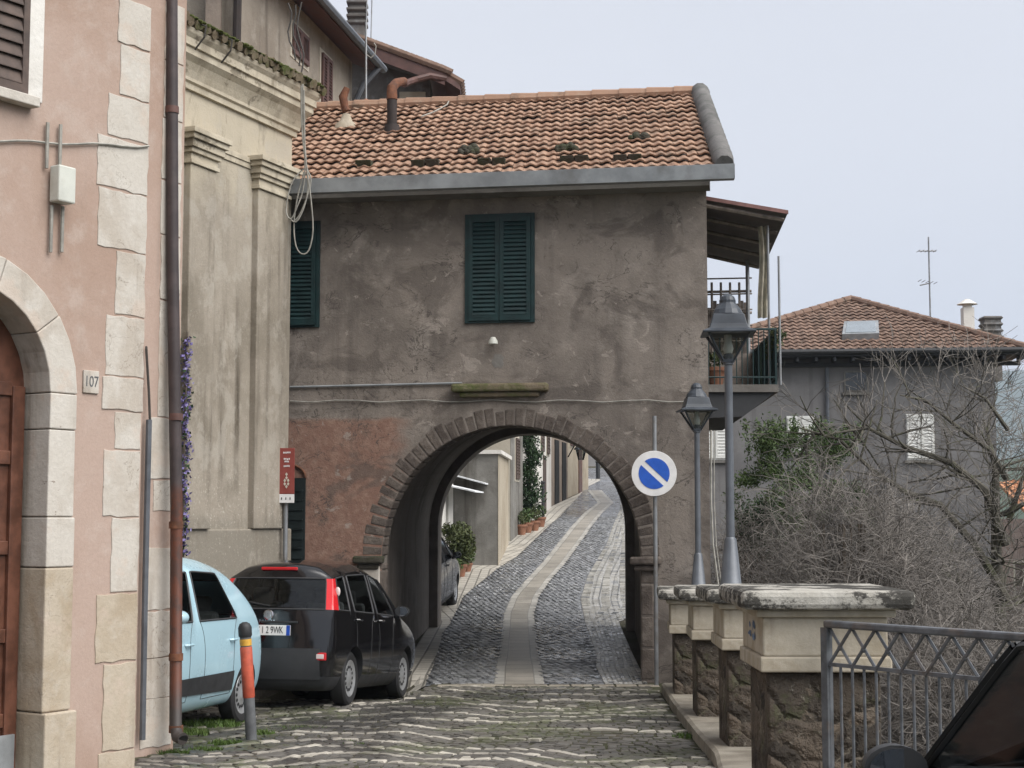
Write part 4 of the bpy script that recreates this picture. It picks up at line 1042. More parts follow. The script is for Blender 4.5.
pt = thing('plant_pot', 'terracotta pot standing on the balcony beside the house wall', 'plant pot', bp(.16, .62, zs))
m = M(); m.lathe([(.085, 0), (.12, .2), (.135, .2), (.135, .25), (.11, .25), (.10, .2)], bp(.16, .62, zs), 14); m.build('pot', MT['terracotta'], pt, smooth=True)
def leafcloud(m, c, rad, n, size, rs, shell=.5):
    for i in range(n):
        d = V((rs.gauss(0, 1), rs.gauss(0, 1), rs.gauss(0, 1))).normalized(); k = rs.uniform(shell, 1)
        p = V(c)+V((d.x*rad[0], d.y*rad[1], d.z*rad[2]))*k; q = V((rs.gauss(0, 1), rs.gauss(0, 1), rs.gauss(0, .6)+.3)).normalized(); e = q.orthogonal().normalized(); e.rotate(Matrix.Rotation(rs.uniform(0, 6.28), 3, q)); f = q.cross(e); s = size*rs.uniform(.6, 1.3)
        m.poly([p-e*s, p+f*s*.38, p+e*s, p-f*s*.38])
m = M(); leafcloud(m, bp(.16, .62, zs+.36), (.14, .14, .14), 130, .045, rng, .2); m.build('foliage', MT['leaf_olive'], pt)
pv = thing('hanging_plant', 'straggling creeper hanging over the green net corner of the balcony', 'plant', bp(1.0, .5, zt))
m = M()
for i in range(5): leafcloud(m, bp(1.0+rng.uniform(-.06, .1), .5+i*.1, zt-.02-.06*i), (.1, .1, .12), 60, .035, rng, .1)
m.build('foliage', MT['leaf_olive'], pv)
# ================================================================== UPPER HOUSES BEHIND THE CHAPEL
def boxhouse(name, label, P1, P2, depth, z0, z1, mat, cat='house', front_skew=0., roof=None, over=.25):
    """P1 near street corner, P2 far street corner; the body extends to the left"""
    P1, P2 = V((*P1, 0)), V((*P2, 0)); d = (P2-P1).normalized(); n = V((-d.y, d.x, 0))
    t = thing(name, label, cat, (P1.x, P1.y, z0))
    f = [P1, P2, P2+n*depth, P1+n*depth]
    m = M()
    for a, b in zip(f, f[1:]+f[:1]): wallseg(m, a, b, z0, z1)
    m.poly([p+V((0, 0, z1)) for p in f]); m.build('wall', mat, t)
    if roof:
        m = M(); a = P1-d*over-n*over; b = P2+d*over-n*over; c = P2+d*over+n*(depth+over); e = P1-d*over+n*(depth+over); zz = z1
        m.hexa([p+V((0, 0, zz+.002)) for p in (a, b)]+[c+V((0, 0, zz+.5)), e+V((0, 0, zz+.5))]+[p+V((0, 0, zz+.16)) for p in (a, b)]+[c+V((0, 0, zz+.66)), e+V((0, 0, zz+.66))]); m.build('roof', roof, t)
    return t, P1, P2, d, n
# house A: right flank runs back along the street
PA = V((-4.02, 22.2, 0)); dA = V((.1763, .9843, 0)).normalized(); PB = PA+dA*6.0; zA = 9.95
t, *_ = boxhouse('hillside_house', 'tall weathered house with brown shutters rising above the mossy eave of the chapel', PA[:2], PB[:2], 7, -.9, zA, MT['upper_wall'])
# flank facade frame: right foot is far end when seen from the street side
fa = Fr(PB, (PA-PB)[:2], (dA.y, -dA.x))
m = M(); n_ = V((dA.y, -dA.x, 0))
a, b = PA-dA*.5+n_*.45, PB+dA*.35+n_*.45; nl = -n_
m.hexa([a+V((0, 0, zA-.12)), b+V((0, 0, zA-.12)), b+nl*4+V((0, 0, zA+1.4)), a+nl*4+V((0, 0, zA+1.4)), a+V((0, 0, zA)), b+V((0, 0, zA)), b+nl*4+V((0, 0, zA+1.52)), a+nl*4+V((0, 0, zA+1.52))]); rfA = m.build('roof', MT['brown_paint'], t)
m = M(); tile_roof(m, b+V((0, 0, zA+.01)), (a-b), nl*4+V((0, 0, 1.52)), (a-b).length, 4.2); m.build('tiles', MT['far_tile'], rfA)
m = M(); m.tube([a+n_*.06+V((0, 0, zA-.02)), b+n_*.06+V((0, 0, zA-.06))], .075, 8); gA = m.build('gutter', MT['lamp_grey'], t, smooth=True)
m = M(); q = PB+dA*-.1; m.tube([b+n_*.06-dA*.3+V((0, 0, zA-.1)), q+n_*.25+V((0, 0, zA-.45)), q+n_*.08+V((0, 0, zA-.8)), q+n_*.08+V((0, 0, 5))], .055, 8); m.build('downpipe', MT['lamp_grey'], t, smooth=True)
def shutwin(parent, fr, s0, s1, z0, z1, mat, o=0., leaves=2, frame=None, n=12):
    m = M(); fr.box(m, s0-.07, s1+.07, z0-.07, z1+.07, -.02, o+.012); w = m.build('window', frame or MT['cream'], parent)
    for i in range(leaves): louvre(w, fr, s0+(s1-s0)*i/leaves+.003, s0+(s1-s0)*(i+1)/leaves-.003, z0, z1, o+.014, mat, n)
    return w
for (xa, xb, ya, yb) in ((287, 303, -20, 56), (317, 327, 52, 112)):
    s1, s0 = fa.s_(xa), fa.s_(xb); zt, zb = fa.at((xa+xb)/2, ya)[1], fa.at((xa+xb)/2, yb)[1]
    shutwin(t, fa, s0, s1, max(zb, 6.5), min(zt, zA-.4), MT['brown_paint'], n=16)
# front wall stain strip: an old flue
m = M(); q = PA+V((-.02, -.04, 0)); m.tube([q+V((.0, 0, 6)), q+V((.02, 0, zA-.1))], .06, 8); m.build('downpipe', MT['smoke_pipe'], t, smooth=True)
m = M(); c = PA-V((.35, .06, 0)); m.box(c+V((0, 0, 8.3)), (.22, .1, 3.2)); m.build('flue', MT['brown_wall'], t)
m = M()
for i, (x0, z0, x1, z1) in enumerate(((288, 3, 293, 60), (293, 5, 299, 66), (299, 2, 302, 80))):
    pts = [W(x0+(x1-x0)*k/6+math.sin(k*1.4+i)*3, z0+(z1-z0)*k/6, 21.6) for k in range(7)]; m.tube(pts, .012, 5)
solo(m, 'hanging_cable', MT['dark_cable'], 'dull cables hanging down the weathered wall above the mossy eave', 'cable', base=W(290, 3, 21.6))
# house B: gable end with brown verge
YB = 31.0
t = thing('hillside_house', 'smoke stained house end with brown sloping verge behind the clay roof', 'house', W(400, 400, YB))
zb = 4.0
e1 = W(444, 78, YB); e2 = W(338, 38, YB); e0_ = W(200, -15, YB)
wl = W(430, 100, YB)
m = M(); m.poly([V((wl.x, YB+.02, zb)), V((wl.x, YB+.02, e1.z-.05)), V((e2.x, YB+.02, e2.z-.3)), V((e0_.x, YB+.02, e0_.z-.2)), V((e0_.x, YB+.02, zb))])
m.poly([V((wl.x, YB+.02, zb)), V((wl.x, YB+7, zb)), V((wl.x, YB+7, e1.z-.05)), V((wl.x, YB+.02, e1.z-.05))]); m.build('wall', MT['upper_grey'], t)
m = M(); pt_ = W(426, 100, YB); pb_ = W(399, 100, YB); m.box(((pt_.x+pb_.x)/2-.0, YB-.005, 9.2), (pt_.x-pb_.x-.02, .06, 2.0)); m.build('wall_panel', MT['tan_wall'], t)
sl = (e1-e2).normalized(); up = V((-sl.z, 0, sl.x)); up = up if up.z > 0 else -up
tipx = W(461, 92, YB); 
m = M(); a = e0_; ov = -.55
top = [V((e0_.x, YB+ov, e0_.z)), V((e2.x, YB+ov, e2.z)), V((e1.x+.04, YB+ov, e1.z))]
low = [p+V((0, 0, -.30)) for p in top]
for i in (0, 1):
    m.hexa([low[i], low[i+1], low[i+1]+V((0, .05, 0)), low[i]+V((0, .05, 0)), top[i], top[i+1], top[i+1]+V((0, .05, 0)), top[i]+V((0, .05, 0))])
m.build('verge_board', MT['brown_paint'], t)
m = M(); far = [p+V((0, 8, 0)) for p in top]; tip = V((tipx.x, YB+1.0, tipx.z+.05)); e1f = top[2]+V((0, 8, 0))
for i in (0, 1): m.hexa([top[i]-V((0, -.06, .12)), top[i+1]-V((0, -.06, .12)), far[i+1]-V((0, 0, .12)), far[i]-V((0, 0, .12)), top[i]+V((0, 0, .01)), top[i+1]+V((0, 0, .01)), far[i+1], far[i]])
q = [top[2]-V((0, 0, .1)), V((tipx.x, YB+ov+.05, tipx.z)), V((tipx.x, YB+8, tipx.z)), e1f-V((0, 0, .1))]
m.hexa([p-V((0, 0, .1)) for p in q]+[p+V((0, 0, .02)) for p in q]); rB = m.build('roof', MT['brown_paint'], t)
m = M()
for i in range(26): 
    y = YB+ov+.1+i*.22; m.tube([V((top[2].x-.1, y, top[2].z+.03)), V((tipx.x+.05, y, tipx.z+.05))], .085, 7)
k = 22
for i in range(k): p = top[1].lerp(top[2], i/k); m.tube([p+V((0, .02, .03)), p+sl*.26+V((0, .02, .01))], .08, 7)
m.build('tiles', MT['far_tile'], rB, smooth=True)
m = M(); m.tube([W(446, 79, YB-.5), W(430, 76, YB-.6), W(415, 80, YB-.7), W(404, 84, YB-1.4)], .07, 8); m.build('downpipe', MT['brown_paint'], t, smooth=True)
ckb = W(357, 60, YB+2); m = M(); ct = W(357, 3, YB+2).z; w = .40
m.box((ckb.x, YB+2, (ckb.z-.8+ct)/2), (w*.82, w*.8, ct-ckb.z+.8))
for yy in (5, 12, 18.5, 25): zz = W(357, yy, YB+2).z; m.lathe([(.24, -.045), (.31, -.01), (.31, .03), (.24, .06)], (ckb.x, YB+2, zz), 4, ph=PI/4)
m.build('chimney', MT['upper_grey'], rB)
m = M(); 
for dx in (0, 5): m.tube([W(367+dx, 0, YB+1), W(366+dx, 40, YB+1)], .014, 5)
solo(m, 'aerial_pole', MT['pole'], 'pair of thin poles standing beside the ribbed chimney', 'aerial pole', base=W(366, 40, YB+1))

# ================================================================== HOUSES ALONG THE STREET BEYOND THE ARCH
t1 = boxhouse('street_house', 'grey house with white awnings and a green door just beyond the arch', (-2.35, 31), (-.75, 40.5), 6, -1, 7.0, MT['grey_wall'])
fs = Fr((-.75, 40.5), (-1.6, -9.5), (.986, -.166))
def wy(px, py, fr, o=0): return fr.at(px, py, o)
m = M(); fs.box(m, fs.s_(447), fs.s_(442.5), -.2, 2.35, -.02, .16); m.build('door_post', MT['white_wall'], t1[0], bevel=.02)
m = M(); fs.box(m, fs.s_(440.5), fs.s_(437), -.3, 2.3, -.02, .14); m.build('door_post', MT['white_wall'], t1[0], bevel=.02)
m = M(); s1, s0 = fs.s_(448), fs.s_(459); fs.box(m, s0, s1, -.1, 2.25, 0, .03); m.build('door', MT['shutter'], t1[0])
for (pa, pb, ya, yb) in ((452, 474, 473, 482), (440, 457, 484, 491)):
    s0 = fs.s_(pb-9, 0); s1 = fs.s_(pa-2, 0); z0, z1 = W(pb, yb, 36).z, W(pa, ya, 35).z
    m = M(); p = [fs.P(s0, z1, .0), fs.P(s1, z1, 0), fs.P(s1, z0-.05, .85), fs.P(s0, z0-.05, .85)]; m.hexa(p+[q+V((0, 0, .03)) for q in p]); m.build('awning', MT['awning'], t1[0])
t2 = boxhouse('street_house', 'low blank cement block with a pale corner jutting into the left of the street', (-.33, 36.5), (-.1, 40.2), 2.2, .2, 3.05, MT['grey_wall'])
m = M(); q1, q2 = V((-.33, 36.5, 0)), V((-.1, 40.2, 0)); m.hexa([V((-2.4, 36.42, 3.05)), V((-.25, 36.42, 3.05)), V((0, 40.2, 3.05)), V((-2.4, 40.3, 3.05)), V((-2.4, 36.42, 3.14)), V((-.25, 36.42, 3.14)), V((0, 40.2, 3.14)), V((-2.4, 40.3, 3.14))]); m.build('coping', MT['white_wall'], t2[0])
m = M(); wn = V((.998, -.062, 0)); a, b = q1+wn*.012-V((0, .01, 0)), q2+wn*.012; m.hexa([V((a.x-.01, a.y, .2)), V((b.x-.01, b.y, .2)), V((b.x, b.y, .2)), V((a.x, a.y, .2)), V((a.x-.01, a.y, 3.04)), V((b.x-.01, b.y, 3.04)), V((b.x, b.y, 3.04)), V((a.x, a.y, 3.04))]); m.build('pale_flank', MT['tan_wall'], t2[0])
t3 = boxhouse('street_house', 'narrow cream house with a grey flank behind the low cement block', (-.05, 40.8), (.28, 43.2), 5, .5, 7.2, MT['cream'])
f3 = Fr((.28, 43.2), (-.33, -2.4), (.99, -.136))
m = M(); f3.box(m, .01, 2.41, .5, 7.2, .0, .02); m.build('grey_flank', MT['grey_wall'], t3[0])
shutwin(t3[0], f3, .9, 1.6, 2.6, 3.7, MT['shutter_brown'], .02)
t5 = boxhouse('street_house', 'bright white house behind the tall ivy on the left of the street', (.72, 46), (1.28, 50.6), 5, 1, 8.0, MT['white_wall'])
f5 = Fr((1.28, 50.6), (-.56, -4.6), (.9927, -.121))
for s in (.8, 2.6): shutwin(t5[0], f5, s, s+.8, 3.6, 5.0, MT['shutter_brown'])
m = M(); f5.box(m, 1.9, 2.7, 1.6, 3.5, 0, .03); m.build('door', MT['shutter_brown'], t5[0])
t6 = boxhouse('street_house', 'grey brown house with dark doorways after the white house', (1.22, 51), (1.98, 55.2), 5, 1.2, 8, MT['brown_wall'])
f6 = Fr((1.98, 55.2), (-.76, -4.2), (.984, -.178))
for s in (.5, 2.2):
    m = M(); f6.box(m, s, s+.9, 2., 4.2, 0, .03); m.build('door', MT['dark_void'], t6[0]); 
shutwin(t6[0], f6, 1.2, 2.0, 5.0, 6.3, MT['shutter_brown'])
t7 = boxhouse('street_house', 'tan house with brown shutters at the bend of the street', (2.0, 55.6), (3.0, 61), 5, 1.5, 8.5, MT['tan_wall'])
f7 = Fr((3.0, 61), (-1.0, -5.4), (.983, -.182))
for s in (.9, 2.6, 4.2): shutwin(t7[0], f7, s, s+.8, 4.2, 5.6, MT['brown_paint'])
m = M(); f7.box(m, 1.9, 2.8, 2.4, 4.3, 0, .03); m.build('door', MT['wood'], t7[0])
t8 = boxhouse('street_house', 'pale grey house closing the view at the top of the street', (4.2, 96), (14, 104), 10, 3, 12, MT['far_wall'])
f8 = Fr((14, 104), (-9.8, -8), (.632, -.775))
for s in (7.5, 9.5, 11.): shutwin(t8[0], f8, s, s+.9, 7, 8.4, MT['shutter_brown'])
# house on the right beyond the arch: its flank is what closes the street on that side
t9 = boxhouse('street_house', 'weathered house on the right of the street just beyond the arch', (3.35, 62), (2.25+1.0, 30), 3.2, -4, 4.6, MT['tan_wall']) if False else None

# plants and posts beyond the arch
def potted(px, py, r, h, mat, label, fol=None, n=500, Y=None):
    p = G(px, py); t = thing('potted_plant', label, 'plant', p, 0, 'potted plants along the pavement')
    m = M(); m.lathe([(r*.6, 0), (r*.85, h*.8), (r*.95, h*.8), (r*.95, h), (r*.8, h), (r*.75, h*.85)], p, 14); m.build('pot', MT['terracotta'], t, smooth=True)
    m = M(); fr = fol or (r*1.3, r*1.3, r*1.3); leafcloud(m, p+V((0, 0, h+fr[2]*.85)), fr, n, .05, rng, .25); m.build('foliage', mat, t)
    return t
potted(460, 577, .17, .28, MT['leaf_olive'], 'big round bushy potted shrub left of the street beyond the arch', (.36, .36, .52), 2600)
potted(452, 582, .14, .2, MT['leaf'], 'small leafy pot at the foot of the round bushy shrub', (.24, .22, .2), 400)
potted(467, 572, .14, .2, MT['leaf'], 'small green pot right of the round bushy shrub', (.2, .2, .22), 400)
for i, (px, py) in enumerate(((521, 535), (527, 533), (534, 531), (540, 527))):
    potted(px, py, .19, .28, [MT['leaf_olive'], MT['leaf']][i % 2], ['first', 'second', 'third', 'last'][i]+' pot from the near end of the row under the ivy', (.2, .2, .22), 160)
p = V((.45, 43.9, zg(43.9))); iv = thing('ivy_column', 'tall dark green ivy mass climbing between the narrow and the white house', 'plant', p)
m = M()
for i in range(44):
    z = .3+i*.095; leafcloud(m, p+V((rng.uniform(-.2, .22), rng.uniform(-.3, .2), z)), (.25+.1*rng.random(), .3, .25), 150, .055, rng, .3)
m.build('foliage', MT['leaf_dark'], iv)
m = M(); m.tube([p, p+V((.05, 0, 2)), p+V((-.05, 0, 4))], [.07, .05, .03], 7); m.build('stem', MT['bark_brown'], iv)
m = M(); p2 = V((-2.0, 33.2, 1.9))
pt = thing('hanging_plant', 'small hanging green plant under the awning of the grey house', 'plant', V((-1.33, 33.2, .9)))
leafcloud(m, V((-1.33, 33.2, 1.25)), (.32, .2, .2), 260, .05, rng, .2); m.build('foliage', MT['leaf_olive'], pt)
for (px, yb, yt, lab) in ((487, 563, 523, 'white banded black post at the corner of the low cement block'), (470, 559, 527, 'faded red and white post left of the low cement block')):
    b = G(px, yb); h = W(px, yt, b.y).z-b.z; t = thing('marker_post', lab, 'post', b, 0, 'banded posts beyond the arch')
    m = M(); m.tube([b, b+V((0, 0, h))], .055, 10); m.build('post', MT['trim'] if px > 480 else MT['sign_red'], t, smooth=True)
    for k in (.25, .6, .9):
        m = M(); m.tube([b+V((0, 0, h*k-.09)), b+V((0, 0, h*k+.09))], .058, 10); m.build('band', MT['white_paint'], t, smooth=True)
b = G(543, 519); t = thing('iron_post', 'plain dark iron post in front of the white house', 'post', b); m = M(); m.tube([b, b+V((0, 0, 1.05))], .05, 8); m.lathe([(.05, 0), (.075, .04), (.0, .1)], b+V((0, 0, 1.05)), 8); m.build('post', MT['trim'], t, smooth=True)
b = G(598, 479); t = thing('iron_post', 'tiny dark post at the far top of the street', 'post', b); m = M(); m.tube([b, b+V((0, 0, .75))], .1, 8); m.lathe([(.1, 0), (.14, .05), (.0, .16)], b+V((0, 0, .75)), 8); m.build('post', MT['trim'], t, smooth=True)
# wall lantern on its bracket up the street
c = W(581, 452, 54); t = thing('wall_lantern', 'black wall lantern on a bracket up the street seen through the arch', 'lantern', c)
m = M(); m.tube([V((f7.P(5.4, 0).x, 55.6, c.z+.75)), V((c.x, 54, c.z+.55)), V((c.x+.02, 54, c.z+.3))], .03, 6); m.tube([V((f7.P(5.4, 0).x, 55.6, c.z-.1)), V((c.x-.1, 54.4, c.z+.45))], .025, 6); m.build('bracket', MT['black'], t)
m = M(); m.lathe([(.05, .34), (.09, .28), (.24, .12), (.25, .08), (.20, .08)], c, 6); m.build('lantern_roof', MT['lamp_dark'], t)
m = M(); m.lathe([(.19, .07), (.10, -.28)], c, 6); m.build('glass', MT['lamp_glass'], t)

# ================================================================== FAR HOUSE
YF = 48.0
fh = Fr(W(998, 500, 46.5), (-1, .10), (-.10, -1)); fw = fh.s_(700)
t = thing('far_house', 'large grey rendered house with a tiled hip roof across the valley on the right', 'house', fh.P(fw/2, -6.5))
ez = fh.at(870, 353)[1]
m = M(); dep = 9.5; bk = fh.N*-dep
f = [fh.P(0, 0), fh.P(fw, 0), fh.P(fw, 0)+bk, fh.P(0, 0)+bk]
for a, b in zip(f, f[1:]+f[:1]): wallseg(m, a, b, -9, ez)
m.build('wall', MT['far_wall'], t)
ov = .75
c1, c2 = fh.P(-ov, ez, ov), fh.P(fw+ov, ez, ov); c3, c4 = fh.P(fw+ov, ez, -dep-ov), fh.P(-ov, ez, -dep-ov)
dN = fh.N*-1
ap = W(851, 301, (c1+dN*5.6).y); apx = fh.s_(851, -4.6)
sA = (ap-fh.A).dot(fh.L); oA = (V((ap.x, ap.y, 0))-fh.A).dot(fh.N)
def rooftri(name, p, q, a, mat):
    U = (q-p); D_ = a-p; D_ = D_-U.normalized()*D_.dot(U.normalized()); wl_ = U.length; al = (a-p).dot(U.normalized()); dl = D_.length
    m = M(); tile_roof(m, p, U, D_, wl_, dl, pu=.25, row=.37, h=.05, lift=.05, seg=5, inside=lambda u, v: (u > al*v/dl) and (u < wl_-(wl_-al)*v/dl))
    return m
ap2 = ap+bk*0
m = rooftri('roof', c1, c2, ap, None); roofF = m.build('roof', MT['far_tile'], t)
m = rooftri('roof', c4, c1, ap, None); m.build('roof_side', MT['far_tile'], roofF)
m = rooftri('roof', c2, c3, ap, None); m.build('roof_side', MT['far_tile'], roofF)
m = M(); dn = V((0, 0, -.05)); m.poly([c1+dn, c2+dn, ap+dn]); m.poly([c2+dn, c3+dn, ap+dn]); m.poly([c3+dn, c4+dn, ap+dn]); m.poly([c4+dn, c1+dn, ap+dn]); m.build('roof_deck', MT['plank'], roofF)
m = M()
for c in (c1, c2, c3, c4): ridge_tiles(m, c+V((0, 0, .06)), ap+V((0, 0, .08)), .12, .4)
m.build('hip_tiles', MT['far_tile'], roofF, smooth=True)
m = M(); dz = V((0, 0, -.16)); m.hexa([p+dz for p in (c1, c2, c3, c4)]+[p+V((0, 0, -.02)) for p in (c1, c2, c3, c4)]); m.build('eave_soffit', MT['trim'], t)
m = M()
k = int((fw+2*ov)/.55)
for i in range(k+1): fh.box(m, -ov+.05+i*.55-.04, -ov+.05+i*.55+.04, ez-.30, ez-.17, -.05, ov-.06)
fh.box(m, -ov, fw+ov, ez-.42, ez-.30, -.05, .10); m.build('rafter_ends', MT['trim'], t)
m = M(); m.tube([c1+fh.N*.06+V((0, 0, -.03)), c2+fh.N*.06+V((0, 0, -.03))], .08, 8); m.build('gutter', MT['trim'], t, smooth=True)
m = M(); s, _ = fh.at(827, 400); m.tube([fh.P(s, ez-.45, .1), fh.P(s, -6, .1)], .06, 8); m.build('downpipe', MT['lamp_grey'], t, smooth=True)
# skylight
def onplane(px, py, p, q, r):
    n = (q-p).cross(r-p).normalized(); d = ray(px, py); o = V((0, 0, EYE)); return o+d*((p-o).dot(n)/d.dot(n)), (n if n.z > 0 else -n)
pp = [onplane(x, y, c1, c2, ap) for x, y in ((842, 341), (879, 340), (878, 327), (844, 328))]; nn = pp[0][1]
q4 = [p for p, _ in pp]; m = M(); m.hexa([p+nn*.0 for p in q4]+[p+nn*.22 for p in q4]); sk = m.build('skylight', MT['gutter'], roofF)
ce = sum(q4, V())/4; m = M(); q5 = [ce+(p-ce)*.82 for p in q4]; m.hexa([p+nn*.2 for p in q5]+[p+nn*.235 for p in q5]); m.build('pane', MT['skylight'], sk)
# windows
def farwin(xa, xb, ya, yb, leaves, mat, kind):
    s1, s0 = fh.s_(xa), fh.s_(xb); zt, zb = fh.at((xa+xb)/2, ya)[1], fh.at((xa+xb)/2, yb)[1]
    m = M(); fh.box(m, s0, s1, zb, zt, -.02, .03); w = m.build('window', mat, t)
    if kind == 'shut':
        for i in range(leaves): a = s0+(s1-s0)*i/leaves; louvre(w, fh, a+.03, s0+(s1-s0)*(i+1)/leaves-.03, zb+.05, zt-.05, .035, MT['white_paint'], 12)
    else:
        m = M(); fh.box(m, s0+.05, s1-.05, zb+.06, zt-.05, .031, .036); m.build('pane', MT['pane'], w)
    m = M(); fh.box(m, s0-.06, s1+.06, zb-.09, zb-.01, -.02, .10); m.build('sill', MT['concrete'], w)
farwin(844, 868, 371, 392, 1, MT['grey_wall'], 'pane'); farwin(786, 814, 416, 452, 2, MT['white_paint'], 'shut'); farwin(905, 933, 414, 460, 2, MT['white_paint'], 'shut')
farwin(700, 728, 416, 460, 2, MT['white_paint'], 'shut')
# chimneys
for (px, yt, yb, w, mat, cap) in ((968, 308, 336, .36, 'white_wall', 1), (991, 317, 338, .55, 'upper_grey', 2), (981, 329, 338, .25, 'tan_wall', 0)):
    b, _ = onplane(px, yb, c4, c1, ap); Yc = 52.0 if px < 980 else 53; b = W(px, yb, Yc); z = W(px, yt, Yc).z
    m = M(); m.box((b.x, b.y, (z+b.z-1.5)/2), (w, w, z-b.z+1.5))
    if cap == 1: m.lathe([(w*.45, 0), (w*.45, .12), (w*1.0, .12), (w*.2, .3)], (b.x, b.y, z), 8)
    if cap == 2:
        for k in range(4): m.lathe([(w*.75, -.02), (w*.86, .04), (w*.75, .1)], (b.x, b.y, z-.1-k*.22), 4, ph=PI/4)
    m.build('chimney', MT[mat], roofF)
b = W(931, 345, 51.5); tpz = W(931, 237, 51.5).z
an = thing('television_aerial', 'thin tall television aerial mast on the far hip roof', 'aerial', b); m = M(); m.tube([b-V((0, 0, .6)), V((b.x, b.y, tpz))], .028, 6); m.build('mast', MT['pole'], an)
m = M()
for zz, l, tilt in ((W(931, 251, 51.5).z, .35, .0), (W(931, 283, 51.5).z, .33, -.08)):
    c = V((b.x, b.y, zz)); m.tube([c-V((l, .0, -tilt)), c+V((l*(.7 if tilt == 0 else .1), 0, 0))], .022, 5)
    for k in range(5): q = c+V((-l+k*l*.4, 0, tilt*(-1)*(1-k*.25))); m.tube([q-V((0, .22, 0)), q+V((0, .22, 0))], .012, 4)
m.build('elements', MT['pole'], an)

# house with the orange roof at the far right
t, p1, p2, d_, n_ = boxhouse('valley_house', 'pale pink house with an orange tiled roof at the far right edge', (28.4, 62), (29.5, 78), 6.8, -10, 1.55, MT['pale_pink'])
Wp = W(1003, 515, 62); Fz = W(1010, 528, 61).z; Tz = W(1010, 488, 66).z
m = M(); O_ = V((21.0, 61.2, Fz)); tile_roof(m, O_, (1, 0, 0), V((0, 5.2, Tz-Fz+.3)), 9.5, 5.5, pu=.3, row=.42, h=.06); rr = m.build('roof', MT['orange_tile'], t)
m = M(); m.hexa([V((20.8, 61.1, Fz-.16)), V((30.6, 61.1, Fz-.16)), V((30.6, 66.5, Tz+.14)), V((20.8, 66.5, Tz+.14)), V((20.8, 61.1, Fz-.02)), V((30.6, 61.1, Fz-.02)), V((30.6, 66.5, Tz+.28)), V((20.8, 66.5, Tz+.28))]); m.build('roof_deck', MT['orange_tile'], rr)
fq = Fr((28.4, 62), (-1, .07), (-.07, -1))
shutwin(t, fq, fq.s_(1022), fq.s_(1010), -1.6, -.2, MT['shutter_brown'])

# ================================================================== TREES AND SHRUBS ON THE SLOPE
def branch(m, p, d, L, r, depth, rs, up=.12, spread=.75, kids=(2, 4), min_r=.004, tw=None):
    n = max(3, int(L/.22)); pts = [V(p)]; dd = V(d).normalized()
    for i in range(n):
        dd = (dd+V((rs.gauss(0, .16), rs.gauss(0, .16), rs.gauss(0, .12)+up*.3))).normalized(); pts.append(pts[-1]+dd*(L/n))
    rr = [max(min_r, r*(1-.6*i/n)) for i in range(n+1)]
    (tw if tw is not None and depth <= 1 else m).tube(pts, rr, 7 if r > .05 else (5 if r > .015 else 3), cap=False)
    if depth <= 0: return
    for k in range(rs.randint(*kids)+(1 if depth > 1 else 0)):
        i = rs.randint(max(1, n//3), n); a = rs.uniform(0, 6.28); o = dd.orthogonal().normalized(); o.rotate(Matrix.Rotation(a, 3, dd))
        nd = (dd+o*rs.uniform(.4, 1.1)*spread*1.4+V((0, 0, up))).normalized()
        branch(m, pts[i], nd, L*rs.uniform(.5, .8), rr[i]*rs.uniform(.5, .72), depth-1, rs, up, spread, kids, min_r, tw)
WOB = .07
def bare_tree(label, base, lean, H, r, seed, depth=5, limbs=None):
    rs = random.Random(seed); t = thing('bare_tree', label, 'tree', base, 0, 'bare trees on the slope below the parapet')
    tm = M(); tw = M(); base = V(base); n = 10; pts = [base]
    d = V(lean).normalized()
    for i in range(n): d = (d+V((rs.gauss(0, WOB), rs.gauss(0, WOB), .05))).normalized(); pts.append(pts[-1]+d*H/n)
    rr = [r*(1-.72*i/n)*(1.25 if i == 0 else 1) for i in range(n+1)]; tm.tube(pts, rr, 9)
    lm = M(); branch(lm, pts[-1]-d*.1, d, H*.13, rr[-1]*.95, 4, rs, .05, .6, (2, 4), .0035, tw)
    for i in range(4, n+1):
        for k in range(2 if i < n else 3):
            a = rs.uniform(0, 6.28); nd = V((math.cos(a), math.sin(a)*.8, rs.uniform(.15, 1.0)))
            branch(lm, pts[i], nd*V((1, 1, .5)) if False else V((nd.x, nd.y, nd.z*.45)), H*rs.uniform(.16, .27), rr[i]*.42, depth-2, rs, .02, .8, (2, 4), .0035, tw)
    tm.build('trunk', MT['bark'], t, smooth=True); lm.build('branches', MT['bark'], t, smooth=True); tw.build('crown', MT['twig'], t)
    return t
WOB = .02
p = W(1010, 640, 24); big = bare_tree('tall bare tree with a mossy trunk at the right edge of the view', (p.x, 24, -5.0), (.0, 0, 1), 7.3, .20, 12, 6)
lm, tw, rs = M(), M(), random.Random(31)
for limb, r0_ in (([(1006, 545), (985, 490), (950, 462), (905, 447), (868, 428), (842, 432)], .075), ([(1007, 480), (990, 450), (955, 425), (925, 400), (900, 395)], .05), ([(1007, 600), (975, 545), (940, 505), (905, 492), (872, 470), (840, 440), (800, 428)], .07), ([(1009, 520), (1022, 480), (1040, 440)], .05), ([(1008, 430), (985, 398), (960, 385)], .035)):
    pts = [W(x, y, 23.9-.12*i) for i, (x, y) in enumerate(limb)]; k = len(pts); lm.tube(pts, [r0_*(1-.8*i/(k-1)) for i in range(k)], 7)
    for i in range(1, k):
        for q in range(5): branch(lm, pts[i-1].lerp(pts[i], rs.random()), V((rs.gauss(-.2, .7), rs.gauss(0, .5), rs.gauss(.35, .6))), rs.uniform(.5, 1.0), r0_*.28, 2, rs, .05, .7, (2, 4), .0035, tw)
lm.build('limbs', MT['bark'], big, smooth=True); tw.build('twigs', MT['twig'], big)
WOB = .05
p = W(974, 640, 21); bare_tree('slender bare tree leaning left beside the mossy one', (p.x, 21, -5.0), (-.10, .05, 1), 5.2, .12, 23, 5)
